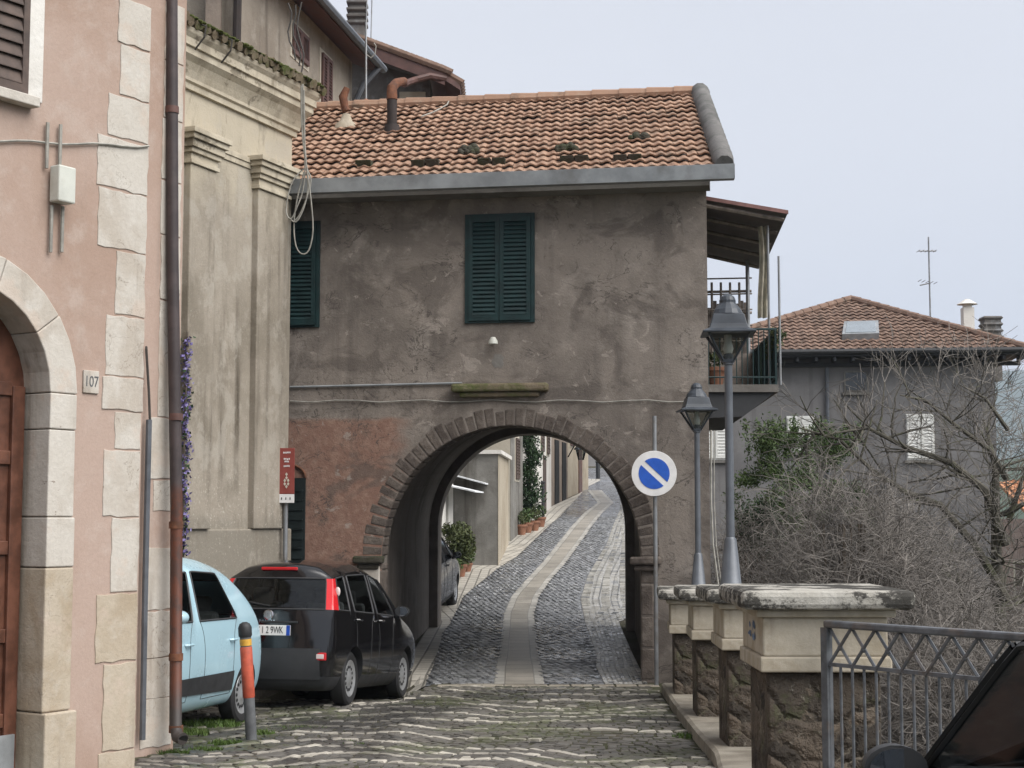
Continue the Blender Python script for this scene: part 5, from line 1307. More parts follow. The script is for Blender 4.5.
p = W(925, 640, 27); bare_tree('thin bare tree in front of the far house shutters', (p.x+.3, 28, -6.0), (-.06, 0, 1), 5.9, .10, 5, 6)
def scrub(label, cx, cy, rx, ry, zb, zt, n, seed):
    rs = random.Random(seed); t = thing('bare_shrub', label, 'shrub', (cx, cy, zb), 0, 'tangled bare shrubs on the slope')
    m = M(); st = M()
    for i in range(16):
        a = rs.uniform(0, 6.28); k = rs.uniform(0, .6); st.tube([(cx+rx*.3*k*math.cos(a), cy+ry*.3*k*math.sin(a), zb), (cx+rx*.5*k*math.cos(a), cy+ry*.5*k*math.sin(a), (zb+zt)/2), (cx+rx*.8*k*math.cos(a), cy+ry*.8*k*math.sin(a), zt-.6)], [.05, .035, .015], 5)
    for i in range(int(n*1.6)):
        d = V((rs.gauss(0, 1), rs.gauss(0, 1), rs.gauss(0, 1))).normalized(); k = rs.random()**.45
        p = V((cx+d.x*rx*k, cy+d.y*ry*k, zb+.3+(zt-zb-.3)*(.5+.5*d.z*k)))
        dd = V((d.x*.6+rs.gauss(0, .55), d.y*.4+rs.gauss(0, .5), .45+rs.gauss(0, .55))).normalized(); pts = [p]; L = rs.uniform(.35, 1.0)
        for q in range(5): dd = (dd+V((rs.gauss(0, .3), rs.gauss(0, .3), rs.gauss(-.06, .25)))).normalized(); pts.append(pts[-1]+dd*L/5)
        if min(q.x for q in pts) < 2.78: continue
        r = rs.uniform(.0025, .0062); m.tube(pts, [r, r*.95, r*.85, r*.75, r*.6, r*.4], 3, cap=False)
        for z in range(2):
            i0 = rs.randint(1, 4); q = pts[i0]; e = (dd+V((rs.gauss(0, .8), rs.gauss(0, .8), rs.gauss(0, .7)))).normalized(); m.tube([q, q+e*L*.16+V((0, 0, .01)), q+e*L*.33], [r*.7, r*.6, r*.35], 3, cap=False)
    st.build('stems', MT['bark_brown'], t); m.build('twigs', MT['twig'], t)
scrub('largest tangled bare shrub behind the parapet cap', 4.15, 19.5, 1.2, 1.3, -3.5, 2.05, 5200, 3)
scrub('bare shrub close to the flank of the arch house', 3.75, 24.5, .85, 1.2, -3.5, 1.55, 2600, 13)
scrub('tangled bare shrub right of the largest one', 5.3, 21.5, 1.3, 1.3, -4, 1.75, 4200, 4)
scrub('low tangled bare shrub behind the railing', 4.9, 17.0, 1.2, 1.2, -4, .35, 3600, 8)
scrub('dark tangled bare shrub deep behind the railing at the right', 6.6, 18.0, 1.3, 1.3, -4, .1, 3200, 9)
scrub('bare shrub filling the slope below the far house', 7.2, 27, 2.0, 1.5, -5, 1.0, 3800, 10)
def evergreen(label, cx, cy, zb, zt, rx, n, seed, mat):
    rs = random.Random(seed); t = thing('evergreen_bush', label, 'bush', (cx, cy, zb), 0, 'evergreen bushes behind the lamp posts')
    m = M(); k = 110
    for i in range(k):
        d = V((rs.gauss(0, 1), rs.gauss(0, 1), rs.gauss(0, 1))).normalized(); q = rs.uniform(.4, 1)
        hh = (zt-zb)*.5; c = V((cx+d.x*rx*q, cy+d.y*rx*q*.8, zb+hh+hh*d.z*q)); s = rs.uniform(.25, .5)*rx*.6
        leafcloud(m, c, (s, s, s*.8), n//k, .03, rs, .25)
    for i in range(40):
        a = rs.uniform(0, 6.28); c = V((cx+rx*.75*math.cos(a)*rs.random(), cy+rx*.5*math.sin(a), zt-rs.random()*.5)); leafcloud(m, c+V((0, 0, .15)), (.12, .12, .3), 90, .032, rs, .1)
    m.build('foliage', mat, t); m = M()
    for i in range(5): m.tube([(cx, cy, zb-2), (cx+rs.uniform(-.4, .4)*rx, cy+rs.uniform(-.3, .3), (zb+zt)/2)], [.08, .03], 6)
    m.build('stems', MT['bark_brown'], t)
evergreen('dark evergreen bush just right of the tall lamp post', 4.45, 26, -1.2, 2.95, .95, 26000, 1, MT['leaf'])
evergreen('brighter evergreen bush in front of the far shuttered window', 5.55, 27, -1.0, 2.95, .95, 26000, 2, MT['leaf'])
evergreen('low dark bush filling the gap left of the big tangled shrub', 4.0, 25.2, -2.2, 1.5, .62, 14000, 9, MT['leaf_dark'])
evergreen('dark ivy clump against the flank of the arch house', 3.45, 23.5, -3, .1, .55, 4000, 6, MT['leaf_dark'])
rs = random.Random(77); m = M()
for i in range(5200):   # rough undergrowth on the slope
    x = rs.uniform(2.9, 14); y = rs.uniform(10, 34); z = -5.2+1.8*rs.random()+.06*max(0, 20-y)
    d = V((rs.gauss(0, .5), rs.gauss(0, .5), 1)).normalized(); L = rs.uniform(.3, .9); m.tube([(x, y, z), V((x, y, z))+d*L*.6, V((x, y, z))+d*L+V((rs.gauss(0, .1), rs.gauss(0, .1), -.05))], [.012, .009, .004], 3, cap=False)
tag(m.build('undergrowth', MT['twig']), 'dry brown undergrowth covering the slope below the parapet', 'undergrowth', kind='stuff')

# ================================================================== PARAPET PILLARS, RAILINGS, LAMPS
def make_pillar():
    t = thing('parapet_pillar', '', '', (0, 0, 0), 0, 'stone pillars of the parapet')
    def blk(m, x, y, z0, z1): m.box((0, 0, (z0+z1)/2), (2*x, 2*y, z1-z0))
    m = M(); blk(m, .35, .38, -.1, .949); o = m.build('base', MT['rubble'], t, bevel=.04)
    m = M(); blk(m, .405, .44, .95, 1.045); blk(m, .385, .42, 1.0455, 1.285); m.build('block', MT['blockstone'], t, bevel=.012)
    m = M(); blk(m, .43, .46, 1.286, 1.335); m.build('moulding', MT['blockstone'], t, bevel=.012)
    m = M(); blk(m, .53, .56, 1.336, 1.452); c = m.build('cap', MT['capstone'], t, bevel=.035)
    return t
pil = make_pillar()
spots = [(1.93, 10.06, 'nearest and largest parapet pillar with a black stained cap, beside the lattice railing'), (2.10, 13.1, 'second parapet pillar from the near end, carrying the taller looking lamp post'),
         (2.155, 15.6, 'third parapet pillar, bare topped, between the two lamp posts'), (2.185, 17.95, 'farthest parapet pillar close to the arch house, under the smaller lamp post')]
pillars = []; PZ = (.03, .03, .07, .14)
for i, (x, y, lab) in enumerate(spots):
    o = pil if i == 0 else copy_tree(pil); o.location = (x, y, zg(y)-PZ[i]); tag(o, lab, 'pillar'); o.rotation_euler.z = R(-1.5*i); pillars.append(o)
    if i: o.scale = (.97, .97, .985)
# blue spray paint on the near pillar's left face
m = M(); q = V((1.93-.385-.003, 10.06, zg(10.06)-.03))
for k_ in range(7):
    y0, z0 = rng.uniform(-.20, .10), rng.uniform(1.12, 1.22); a_ = rng.uniform(-.5, 1.9); l_ = rng.uniform(.03, .07); w_ = rng.uniform(.012, .03)
    m.poly([q+V((-.0003*k_, y0+l_*math.cos(a_)*u-w_*math.sin(a_)*v, z0+.5*l_*math.sin(a_)*u+w_*math.cos(a_)*v)) for u, v in ((-1, -.6), (0, -1), (1, -.5), (1.1, .5), (0, 1), (-1.1, .6))])
sp = plain('spray_paint', (.13, .19, .30), .85, 0, .5, 22.)
m.build('spray_mark', sp, pil)
def railing(name, label, p, q, zp, zq, H, group='iron railings of the parapet', post=True, parent=None):
    t = thing(name, label, 'railing', V((p[0], p[1], zp-H)), 0, group)
    p, q = V((*p, zp)), V((*q, zq)); L = (q-p).length; d = (q-p).normalized(); up = V((0, 0, 1))
    nrm = d.cross(up).normalized()
    m = M(); m.hexa([p-nrm*.03-up*.045, q-nrm*.03-up*.045, q+nrm*.03-up*.045, p+nrm*.03-up*.045, p-nrm*.03, q-nrm*.03, q+nrm*.03, p+nrm*.03]); m.build('top_rail', MT['rail'], t, bevel=.012)
    m = M(); zz = -.275
    m.hexa([p-nrm*.012+up*zz, q-nrm*.012+up*zz, q+nrm*.012+up*zz, p+nrm*.012+up*zz, p-nrm*.012+up*(zz+.022), q-nrm*.012+up*(zz+.022), q+nrm*.012+up*(zz+.022), p+nrm*.012+up*(zz+.022)])
    m.hexa([p-nrm*.012+up*(-H+.12), q-nrm*.012+up*(-H+.12), q+nrm*.012+up*(-H+.12), p+nrm*.012+up*(-H+.12), p-nrm*.012+up*(-H+.145), q-nrm*.012+up*(-H+.145), q+nrm*.012+up*(-H+.145), p+nrm*.012+up*(-H+.145)]); m.build('bottom_rail', MT['rail'], t)
    st = .186; k = int(L/st); m = M()
    for i in range(k):
        a = p+d*(i*st+.02); b = p+d*((i+1)*st+.02); m.tube([a-up*.045-nrm*.008, b+up*zz-nrm*.008], .0105, 5); m.tube([b-up*.045+nrm*.008, a+up*zz+nrm*.008], .0105, 5); m.ball((a+b)/2+up*(-.16), .019, 6, 4)
    m.build('lattice', MT['rail'], t)
    for i in range(2*k+1):
        a = p+d*(i*st/2+.02); m = M(); m.tube([a+up*zz, a-up*(H-.13)], .0095, 6); m.build('bar', MT['rail'], t)
    for s in ((0, .62*L, L) if post else ()):
        m = M(); a = p+d*s; m.box(a-up*(H/2+.0225), (.05, .05, H-.045), math.atan2(d.y, d.x)); m.build('post', MT['rail'], t)
    return t
ra_ = W(826, 620, 9.52); railing('lattice_railing', 'dark blue grey iron railing with a diamond lattice band at the right front', (ra_.x, 9.52), (3.9, 6.65), ra_.z, ra_.z+.015, 1.23)
for (a, b, lab) in ((0, 1, 'stretch of iron railing between the nearest and second pillars'), (1, 2, 'stretch of iron railing between the second and third pillars'), (2, 3, 'stretch of iron railing between the third and farthest pillars')):
    A, B = spots[a], spots[b]; railing('lattice_railing', lab, (A[0]+.12, A[1]+.47), (B[0]+.12, B[1]-.47), zg(A[1])+1.2, zg(B[1])+1.2, 1.05, post=False)
def make_lamp():
    t = thing('street_lamp', '', '', (0, 0, 0), 0, 'lamp posts standing on the parapet')
    m = M(); m.lathe([(.098, 0), (.098, .02), (.088, .03), (.050, .40), (.036, .42)], n=14); m.build('pole_base', MT['lamp_grey'], t, smooth=True)
    m = M(); m.lathe([(.036, .40), (.033, 1.86), (.044, 1.865), (.044, 1.95), (.03, 1.96)], n=14); m.build('pole', MT['lamp_grey'], t, smooth=True)
    ph = PI/4; q = math.sqrt(2)
    m = M(); z0 = 1.90
    for k in range(4):
        a = ph+k*PI/2; pb = V((.045*q*math.cos(a), .045*q*math.sin(a), z0)); pt_ = V((.168*q*math.cos(a), .168*q*math.sin(a), 2.118)); m.tube([pb, pt_], .011, 5)
    m.lathe([(.05*q, 1.885), (.05*q, 1.905)], n=4, ph=ph); m.build('cage', MT['lamp_dark'], t)
    m = M(); m.lathe([(.047*q, 1.912), (.160*q, 2.112)], n=4, ph=ph, cap=False); m.build('glass', MT['lamp_glass'], t)
    m = M(); m.lathe([(.0, 1.93), (.03, 1.95), (.045, 2.0), (.03, 2.06), (.03, 2.12)], n=10); m.build('bulb', MT['white_paint'], t, smooth=True)
    m = M(); m.lathe([(.17*q, 2.118), (.220*q, 2.118), (.222*q, 2.135), (.165*q, 2.160), (.150*q, 2.20), (.128*q, 2.285)], n=4, ph=ph)
    m.lathe([(.135, 2.285), (.115, 2.33), (.082, 2.37), (.070, 2.385), (.070, 2.41), (.058, 2.44), (.03, 2.462), (0, 2.468)], n=14); m.build('lantern_roof', MT['lamp_dark'], t, bevel=.006)
    m = M(); m.tube([(.12, .02, 2.30), (.10, .02, 2.345), (.03, .02, 2.40)], .008, 5); m.build('wire', MT['black'], t)
    return t
lamp = make_lamp(); b = W(731, 586, 13.0)
lamp.location = (b.x, 13.0, zg(13.1)-.03+1.452*.985-.003); tag(lamp, 'nearer grey lamp post with a square lantern on the second parapet pillar', 'street lamp')
l2 = copy_tree(lamp); b = W(698.5, 585, 17.95); l2.location = (b.x, 17.95, zg(17.95)-.14+1.452*.985-.003); l2.scale = (.96, .96, .96); l2.rotation_euler.z = R(3); tag(l2, 'farther grey lamp post with a square lantern near the arch house corner', 'street lamp')
lamp.rotation_euler.z = R(-4)
m = M(); pts = [W(x, y, 18.6) for x, y in ((711, 430), (711, 500), (713, 545), (718, 583), (720, 605))]; m.tube(pts, .012, 5); m.tube([q+V((.05, .1, 0)) for q in pts], .008, 5)
solo(m, 'down_cable', MT['cable'], 'pale cables dropping down behind the two lamp posts', 'cable', base=pts[-1])

# ================================================================== SIGNS
sg_ = thing('no_parking_sign', 'round faded white and blue no parking sign on a thin pole right of the arch', 'sign', (0, 0, 0))
b = W(656.5, 672, 19.75); b = V((b.x, 19.75, zg(19.75))); sg_.location = b
m = M(); m.tube([b, V((b.x, b.y, W(656, 416, 19.75).z))], .028, 10); m.build('pole', MT['pole'], sg_, smooth=True)
c = W(654, 473.5, 19.70); rot = Matrix.Rotation(R(90), 3, 'X')
m = M(); m.lathe([(.285, 0), (.288, .012), (.285, .02)], c, 40, rot=rot); pl = m.build('disc', MT['sign_white'], sg_)
m = M(); y = c.y-.0225
def seg(sgn):
    r = .197; h = .034; a0 = math.asin(h/r); pts = [(r*math.cos(a), r*math.sin(a)) for a in [a0+(PI-2*a0)*i/20 for i in range(21)]]
    th = R(-43); out = []
    for x, z in pts:
        z *= sgn; out.append(V((c.x+x*math.cos(th)-z*math.sin(th), y, c.z+x*math.sin(th)+z*math.cos(th))))
    return out
for sgn in (1, -1): m.prism(seg(sgn), (0, -.002, 0))
m.build('symbol', MT['sign_blue'], pl)
m = M(); m.box((b.x, b.y-.03, c.z), (.09, .035, .05)); m.build('clamp', MT['pole'], sg_)
# tourist sign
ts = thing('tourist_sign', 'narrow brown red tourist panel with white foot on a pole at the chapel corner', 'sign', (0, 0, 0))
b = W(284, 640, 20.30); b = V((b.x, 20.30, zg(20.3))); ts.location = b
m = M(); m.tube([b, V((b.x, b.y, W(284, 460, 20.3).z))], .032, 10); m.build('pole', MT['pole'], ts, smooth=True)
pa, pb_ = W(279, 448, 20.22), W(294, 503, 20.22); zm = W(284, 494, 20.22).z; xm = (pa.x+pb_.x)/2; w = pb_.x-pa.x
m = M(); m.box((xm, 20.235, (pa.z+zm)/2), (w, .02, pa.z-zm)); pn = m.build('panel', MT['sign_red'], ts, bevel=.004)
m = M(); m.box((xm, 20.235, (zm+pb_.z)/2-.001), (w, .02, zm-pb_.z-.004)); m.build('foot_panel', MT['sign_white'], ts, bevel=.004)
for yy, l in ((452.5, .10), (459, .085), (461.5, .06), (466, .08)):
    m = M(); z = W(287, yy, 20.22).z; k = rng.randint(4, 6)
    for i in range(k): m.box((xm-l/2+l*(i+.5)/k, 20.222, z+rng.uniform(-.003, .003)), (l/k*.62, .003, .022))
    m.build('lettering', MT['sign_white'], pn)
m = M(); z = W(287, 482, 20.22).z
for (dx, dz) in ((0, .10), (0, .055), (-.022, .02), (.022, .02), (-.022, -.025), (.022, -.025), (0, -.06)):
    m.prism([V((xm+dx+a*.017, 20.222, z+dz+e*.024)) for a, e in ((0, -1), (1, 0), (0, 1), (-1, 0))], (0, -.003, 0))
m.build('emblem', MT['cream'], pn)
m = M()
for i in range(3): m.box((xm-.06+i*.055, 20.222, (zm+pb_.z)/2), (.012, .003, .03))
m.build('lettering', MT['ink'], pn)

# ================================================================== BOLLARD, GRASS
bl = thing('bollard', 'leaning grey bollard with an orange sleeve and yellow band by the pale blue car', 'bollard', (0, 0, 0))
b = W(251.5, 738, 14.6); b = V((b.x, 14.6, zg(14.6, b.x))); bl.location = b; tp = W(244.5, 622, 14.6); ax = (tp-b)
def on(k): return b+ax*k
m = M(); m.tube([on(-.03), on(.97)], .052, 14); m.build('post', MT['bollard'], bl, smooth=True)
m = M(); m.tube([on(.36), on(.37), on(.785), on(.79)], [.052, .0565, .0565, .052], 14); m.build('sleeve', MT['orange'], bl, smooth=True)
m = M(); m.tube([on(.80), on(.855)], .0555, 14); m.build('band', MT['yellow'], bl, smooth=True)
m = M(); m.tube([on(.87), on(.885), on(.955), on(.985), on(1.0)], [.052, .063, .063, .048, .02], 14); m.build('cap', MT['trim'], bl, smooth=True)
rs = random.Random(5); m = M()
def tuft(x, y, n, r, h):
    z = zg(y, x)
    for i in range(n):
        a = rs.uniform(0, 6.28); q = r*math.sqrt(rs.random()); p = V((x+q*math.cos(a)*1.6, y+q*math.sin(a), z)); hh = h*rs.uniform(.4, 1.1); lean = V((rs.gauss(0, .4), rs.gauss(0, .4), 1))*hh; w = V((rs.uniform(.004, .009), rs.gauss(0, .004), 0))
        m.poly([p-w, p+w, p+lean])
for (px, py, n, r, h) in ((205, 727, 900, .22, .07), (225, 722, 500, .16, .06), (190, 735, 500, .12, .07), (262, 735, 250, .08, .06), (175, 756, 300, .08, .06), (225, 745, 260, .10, .05), (205, 752, 260, .09, .05), (140, 752, 500, .05, .16), (142, 742, 400, .035, .22), (330, 745, 240, .2, .03), (300, 730, 240, .2, .03), (690, 738, 160, .1, .05)):
    p = G(px, py); tuft(p.x, p.y, n, r, h)
tag(m.build('grass', MT['grass']), 'short green grass tufts growing between the cobbles by the wall and bollard', 'grass', kind='stuff')
# scattered leaf litter and pebbles would be invisible at this size: the cobble joints carry the moss
# ================================================================== CARS
FR = [1, .88, .45, 0, -.45, -.88, -1]
def make_car(label, spec, loc, heading, pitch=0., group='parked cars'):
    """heading: unit direction (x,y) of the nose. local x forward, y left"""
    S = spec; hw = S['hw']; zr = S['z']; lo = S['lo']; hi = S['hi']; nlo = len(lo); nhi = len(hi)
    root = thing('parked_car', label, 'car', loc, math.atan2(heading[1], heading[0]), group); root.rotation_euler.y = -pitch
    vid = {}; verts = []; faces = []; mats = []; crease = {}; vcr = {}
    belt = S.get('belt', lambda x: zr[3])
    def hz(x): return S['hood'](x)
    def xs_(c, r):
        if r <= 3: return lo[c] + (S['rearlean'][r] if c == 0 else (S['noselean'][r] if c == nlo-1 else 0))
        k = 1. if r == 4 else 1.12
        return lo[c]+(hi[c]-lo[c])*k
    def zz(c, r):
        if r < 3: return zr[r]
        if r == 3: return hz(lo[c]) if c >= nhi-1 else belt(lo[c])
        z = zr[r]; x = hi[c]
        return z-S['roofdrop'](x)
    def w(c, r):
        f = S['taper'](lo[c] if r <= 3 else hi[c]); return hw[r]*f
    def P(kind, a, f):
        # kind: 'rear' r, 'roof' c, 'ws' r, 'hood' c, 'nose' r, 'bot' c
        if kind == 'rear': c, r = 0, a
        elif kind == 'roof': c, r = a, 5
        elif kind == 'ws': c, r = nhi-1, a
        elif kind == 'hood': c, r = a, 3
        elif kind == 'nose': c, r = nlo-1, a
        else: c, r = a, 0
        key = ('s', c, r, int(f)) if abs(f) == 1 else (c, r, f)
        if key in vid: return vid[key]
        x, y, z = xs_(c, r), w(c, r)*f, zz(c, r); q = 1-f*f
        if abs(f) < 1:
            if kind == 'rear' or (c == 0): x -= S['rearbulge']*q
            if kind == 'nose' or c == nlo-1: x += S['nosebulge']*q
            if kind == 'ws' or (c == nhi-1 and r >= 3): x += S['wsbulge']*q
            if r == 5: z += S['camber']*q
            if r == 3 and c >= nhi-1: z += .05*q
        vid[key] = len(verts); verts.append((x, y, z)); return vid[key]
    def side(c, r, s): return P('bot' if r == 0 else 'side', (c, r), s) if False else sv(c, r, s)
    def sv(c, r, s):
        key = ('s', c, r, s)
        if key not in vid: vid[key] = len(verts); verts.append((xs_(c, r), w(c, r)*s, zz(c, r)))
        return vid[key]
    def face(q, m, cr=0.):
        if len(set(q)) < 3: return
        faces.append(tuple(q)); mats.append(m)
        if cr:
            for i in q: vcr[i] = max(cr, vcr.get(i, 0))
            for i in range(len(q)): k = tuple(sorted((q[i], q[(i+1) % len(q)]))); crease[k] = max(cr, crease.get(k, 0))
    PAINT, GLASS, TRIM, TAIL, DOOR = 0, 1, 2, 3, 4
    for s in (1, -1):
        for c in range(nlo-1):
            for r in range(3):
                mm = PAINT; cr = 0
                if r == 0 and not S.get('sill_paint'): mm = TRIM
                if (c, r) in S['doors']: mm = DOOR
                face([sv(c, r, s), sv(c+1, r, s), sv(c+1, r+1, s), sv(c, r+1, s)][::s], mm, cr)
        for c in range(nhi-1):
            for r in (3, 4):
                mm = PAINT; cr = 0
                if r == 3 and c in S['glass']: mm, cr = GLASS, .97
                if r == 3 and c in S.get('tail', ()): mm, cr = TAIL, .8
                face([sv(c, r, s), sv(c+1, r, s), sv(c+1, r+1, s), sv(c, r+1, s)][::s], mm, cr)
    for i in range(len(FR)-1):
        f, g = FR[i], FR[i+1]
        for r in range(5):
            mm, cr = PAINT, 0
            if r == 3 and abs(f) <= .885 and abs(g) <= .885: mm, cr = GLASS, .95
            if r == 3 and (abs(f) == 1 or abs(g) == 1) and S.get('tail'): mm, cr = TAIL, .8
            if r == 0: mm = TRIM
            face([P('rear', r, f), P('rear', r, g), P('rear', r+1, g), P('rear', r+1, f)][::-1], mm, cr)
        for c in range(nhi-1): face([P('roof', c, f), P('roof', c, g), P('roof', c+1, g), P('roof', c+1, f)][::-1], PAINT)
        for r in (3, 4):
            face([P('ws', r, f), P('ws', r, g), P('ws', r+1, g), P('ws', r+1, f)], GLASS if r == 3 else PAINT, .95 if r == 3 else 0)
        for c in range(nhi-1, nlo-1): face([P('hood', c, f), P('hood', c, g), P('hood', c+1, g), P('hood', c+1, f)][::-1], PAINT)
        for r in range(3): face([P('nose', r, f), P('nose', r, g), P('nose', r+1, g), P('nose', r+1, f)], TRIM if r == 0 else PAINT)
        for c in range(nlo-1): face([P('bot', c, f), P('bot', c, g), P('bot', c+1, g), P('bot', c+1, f)], TRIM)
    me = bpy.data.meshes.new('cage'); me.from_pydata(verts, [], faces); me.update()
    for p, m_ in zip(me.polygons, mats): p.material_index = m_
    plist = [MT[S['paint']], MT[S.get('glass_mat', 'glass')], MT['trim'], MT['tail_red'], MT[S['paint']]]
    for m_ in plist: me.materials.append(m_)
    bm = bmesh.new(); bm.from_mesh(me); bm.verts.ensure_lookup_table()
    cl = bm.edges.layers.float.new('crease_edge')
    vl = bm.verts.layers.float.new('crease_vert')
    for i, c_r in vcr.items(): bm.verts[i][vl] = c_r*.9
    for e in bm.edges:
        k = tuple(sorted((e.verts[0].index, e.verts[1].index)))
        if k in crease: e[cl] = crease[k]
    bmesh.ops.recalc_face_normals(bm, faces=bm.faces); bm.to_mesh(me); bm.free()
    o = bpy.data.objects.new('tmp', me); COL.objects.link(o)
    ss = o.modifiers.new('s', 'SUBSURF'); ss.levels = 3; ss.render_levels = 3
    # wheel arches
    cut = M(); wr = S['wr']; zc = wr
    for ax in S['axles']:
        for s in (1, -1): cut.tube([(ax, s*(hw[1]-.30), zc), (ax, s*(hw[2]+.4), zc)], wr+.055, 28)
    cm = bpy.data.meshes.new('cut'); cm.from_pydata([tuple(v) for v in cut.v], [], cut.f); bm = bmesh.new(); bm.from_mesh(cm); bmesh.ops.recalc_face_normals(bm, faces=bm.faces); bm.to_mesh(cm); bm.free()
    for m_ in plist: cm.materials.append(m_)
    for p in cm.polygons: p.material_index = TRIM
    co = bpy.data.objects.new('cut', cm); COL.objects.link(co)
    bo = o.modifiers.new('b', 'BOOLEAN'); bo.operation = 'DIFFERENCE'; bo.object = co; bo.solver = 'EXACT'
    dg = bpy.context.evaluated_depsgraph_get(); dg.update(); full = bpy.data.meshes.new_from_object(o.evaluated_get(dg))
    bpy.data.objects.remove(o); bpy.data.objects.remove(co)
    bvh = BVHTree.FromPolygons([v.co.copy() for v in full.vertices], [tuple(p.vertices) for p in full.polygons])
    def piece(idxs, name, mat, parent):
        used = {}; vs = []; fs = []
        for i in idxs:
            f = []
            for v in full.polygons[i].vertices:
                if v not in used: used[v] = len(vs); vs.append(full.vertices[v].co.copy())
                f.append(used[v])
            fs.append(f)
        m2 = bpy.data.meshes.new(name); m2.from_pydata(vs, [], fs); m2.materials.append(mat)
        for p in m2.polygons: p.use_smooth = True
        m2.set_sharp_from_angle(angle=R(42))
        ob = bpy.data.objects.new(name, m2); COL.objects.link(ob); ob.parent = parent
        ed = {}
        for f in fs:
            for a, b in zip(f, f[1:]+f[:1]): k = tuple(sorted((a, b))); ed[k] = ed.get(k, 0)+1
        loop = [(vs[a], vs[b]) for (a, b), n in ed.items() if n == 1]
        return ob, vs, loop
    bymat = {}
    for p in full.polygons: bymat.setdefault(p.material_index, []).append(p.index)
    body, _, _ = piece(bymat.get(0, []), 'body', plist[0], root)
    piece(bymat.get(2, []), 'underbody', MT['trim'], root)
    def islands(ids):
        v2f = {}
        for i in ids:
            for v in full.polygons[i].vertices: v2f.setdefault(v, []).append(i)
        left = set(ids); out = []
        while left:
            st = [left.pop()]; isl = list(st)
            while st:
                i = st.pop()
                for v in full.polygons[i].vertices:
                    for j in v2f[v]:
                        if j in left: left.discard(j); st.append(j); isl.append(j)
            out.append(isl)
        return out
    def edge_tube(loop, parent, name, mat, r):
        m = M()
        for a, b in loop: m.tube([a, b], r, 4, cap=False)
        m2 = bpy.data.meshes.new(name); m2.from_pydata([tuple(v) for v in m.v], [], m.f); m2.materials.append(mat)
        ob = bpy.data.objects.new(name, m2); COL.objects.link(ob); ob.parent = parent
    doors = []
    for isl in islands(bymat.get(4, [])):
        d, vs, loop = piece(isl, 'door', plist[4], root); edge_tube(loop, d, 'door_seam', MT['black'], .0035); doors.append((sum(vs, V())/len(vs), vs, d))
    for isl in islands(bymat.get(1, [])):
        cx = sum((full.polygons[i].center for i in isl), V())/len(isl)
        nm = 'rear_window' if (abs(cx.y) < .15 and cx.x < 0) else ('windscreen' if abs(cx.y) < .15 else 'side_window')
        g, vs, loop = piece(isl, nm, MT[S.get('glass_mat', 'glass')], root); edge_tube(loop, g, 'window_seal', MT['trim'], .011)
    for isl in islands(bymat.get(3, [])): piece(isl, 'tail_light', MT['tail_red'], root)
    def local(mb, name, mat, parent=root, smooth=False, bevel=0):
        m2 = bpy.data.meshes.new(name); m2.from_pydata([tuple(v) for v in mb.v], [], mb.f)
        bm = bmesh.new(); bm.from_mesh(m2); bmesh.ops.recalc_face_normals(bm, faces=bm.faces); bm.to_mesh(m2); bm.free(); m2.materials.append(mat)
        ob = bpy.data.objects.new(name, m2); COL.objects.link(ob); ob.parent = parent
        if smooth:
            for p in m2.polygons: p.use_smooth = True
            m2.set_sharp_from_angle(angle=R(40))
        if bevel: b = ob.modifiers.new('bevel', 'BEVEL'); b.width = bevel; b.segments = 2
        return ob
    def hitx(y, z, frm=-1):   # surface point seen from behind (frm -1) or the front (+1)
        h = bvh.ray_cast(V((frm*4, y, z)), V((-frm, 0, 0))); return h[0], h[1]
    def hity(x, z, s):
        h = bvh.ray_cast(V((x, s*3, z)), V((0, -s, 0))); return h[0], h[1]
    # wheels
    for ax in S['axles']:
        for s in (1, -1):
            rot = Matrix.Rotation(R(-90*s), 3, 'X'); y = s*(hw[1]-.20); c = V((ax, y, wr))
            m = M(); tw = .175
            m.lathe([(wr*.66, 0), (wr*.70, .004), (wr*.90, 0), (wr*.985, .022), (wr, .05), (wr, tw-.05), (wr*.985, tw-.02), (wr*.90, tw), (wr*.72, tw-.004), (wr*.68, tw-.012)], c, 36, rot=rot, cap=False); tyre_parent = thing('wheel', '', '', c) if False else None
            wo = local(m, 'wheel', MT['black'], smooth=True)
            m = M(); m.lathe([(wr*.71, tw-.02), (wr*.67, tw-.008), (wr*.55, tw-.024), (wr*.50, tw-.03), (wr*.22, tw-.016), (wr*.16, tw-.008), (0, tw-.006)], c, 36, rot=rot, cap=False); rim = local(m, 'rim', MT['alloy'], wo, smooth=True)
            m = M()
            for k in range(14):
                a = 2*PI*k/14; q = c+rot@V((wr*.42*math.cos(a), wr*.42*math.sin(a), tw-.024)); m.lathe([(wr*.062, 0), (wr*.055, .005)], q, 8, rot=rot)
            local(m, 'rim_holes', MT['ink'], rim)
            m = M(); m.lathe([(wr*.63, .02), (0, .02)], c, 24, rot=rot, cap=False); local(m, 'wheel_back', MT['trim'], wo)
    # interior
    m = M(); m.box((-.1, 0, .42), (S['L']*.72, hw[1]*1.7, .2)); m.box((lo[nhi-1]-.18, 0, .76), (.45, hw[2]*1.72, .26)); local(m, 'interior', MT['interior'], bevel=.04)
    for x in S['seats']:
        for y in (.36, -.36):
            m = M(); rb = Matrix.Rotation(R(-14), 3, 'Y'); m.box((x+.1, y, .58), (.5, .46, .16)); m.box((x-.17, y, .88), (.13, .44, .56), rb); m.box((x-.27, y, 1.22), (.09, .25, .18), rb); local(m, 'seat', MT['seat'], bevel=.045)
    m = M(); sx = lo[nhi-1]-.46; m.tube([V((sx+.04*math.sin(a), .36+.18*math.cos(a), .88+.18*math.sin(a))) for a in [2*PI*i/20 for i in range(20)]], .016, 6, closed=True); local(m, 'steering_wheel', MT['trim'])
    # mirrors
    mx = S['mirror']
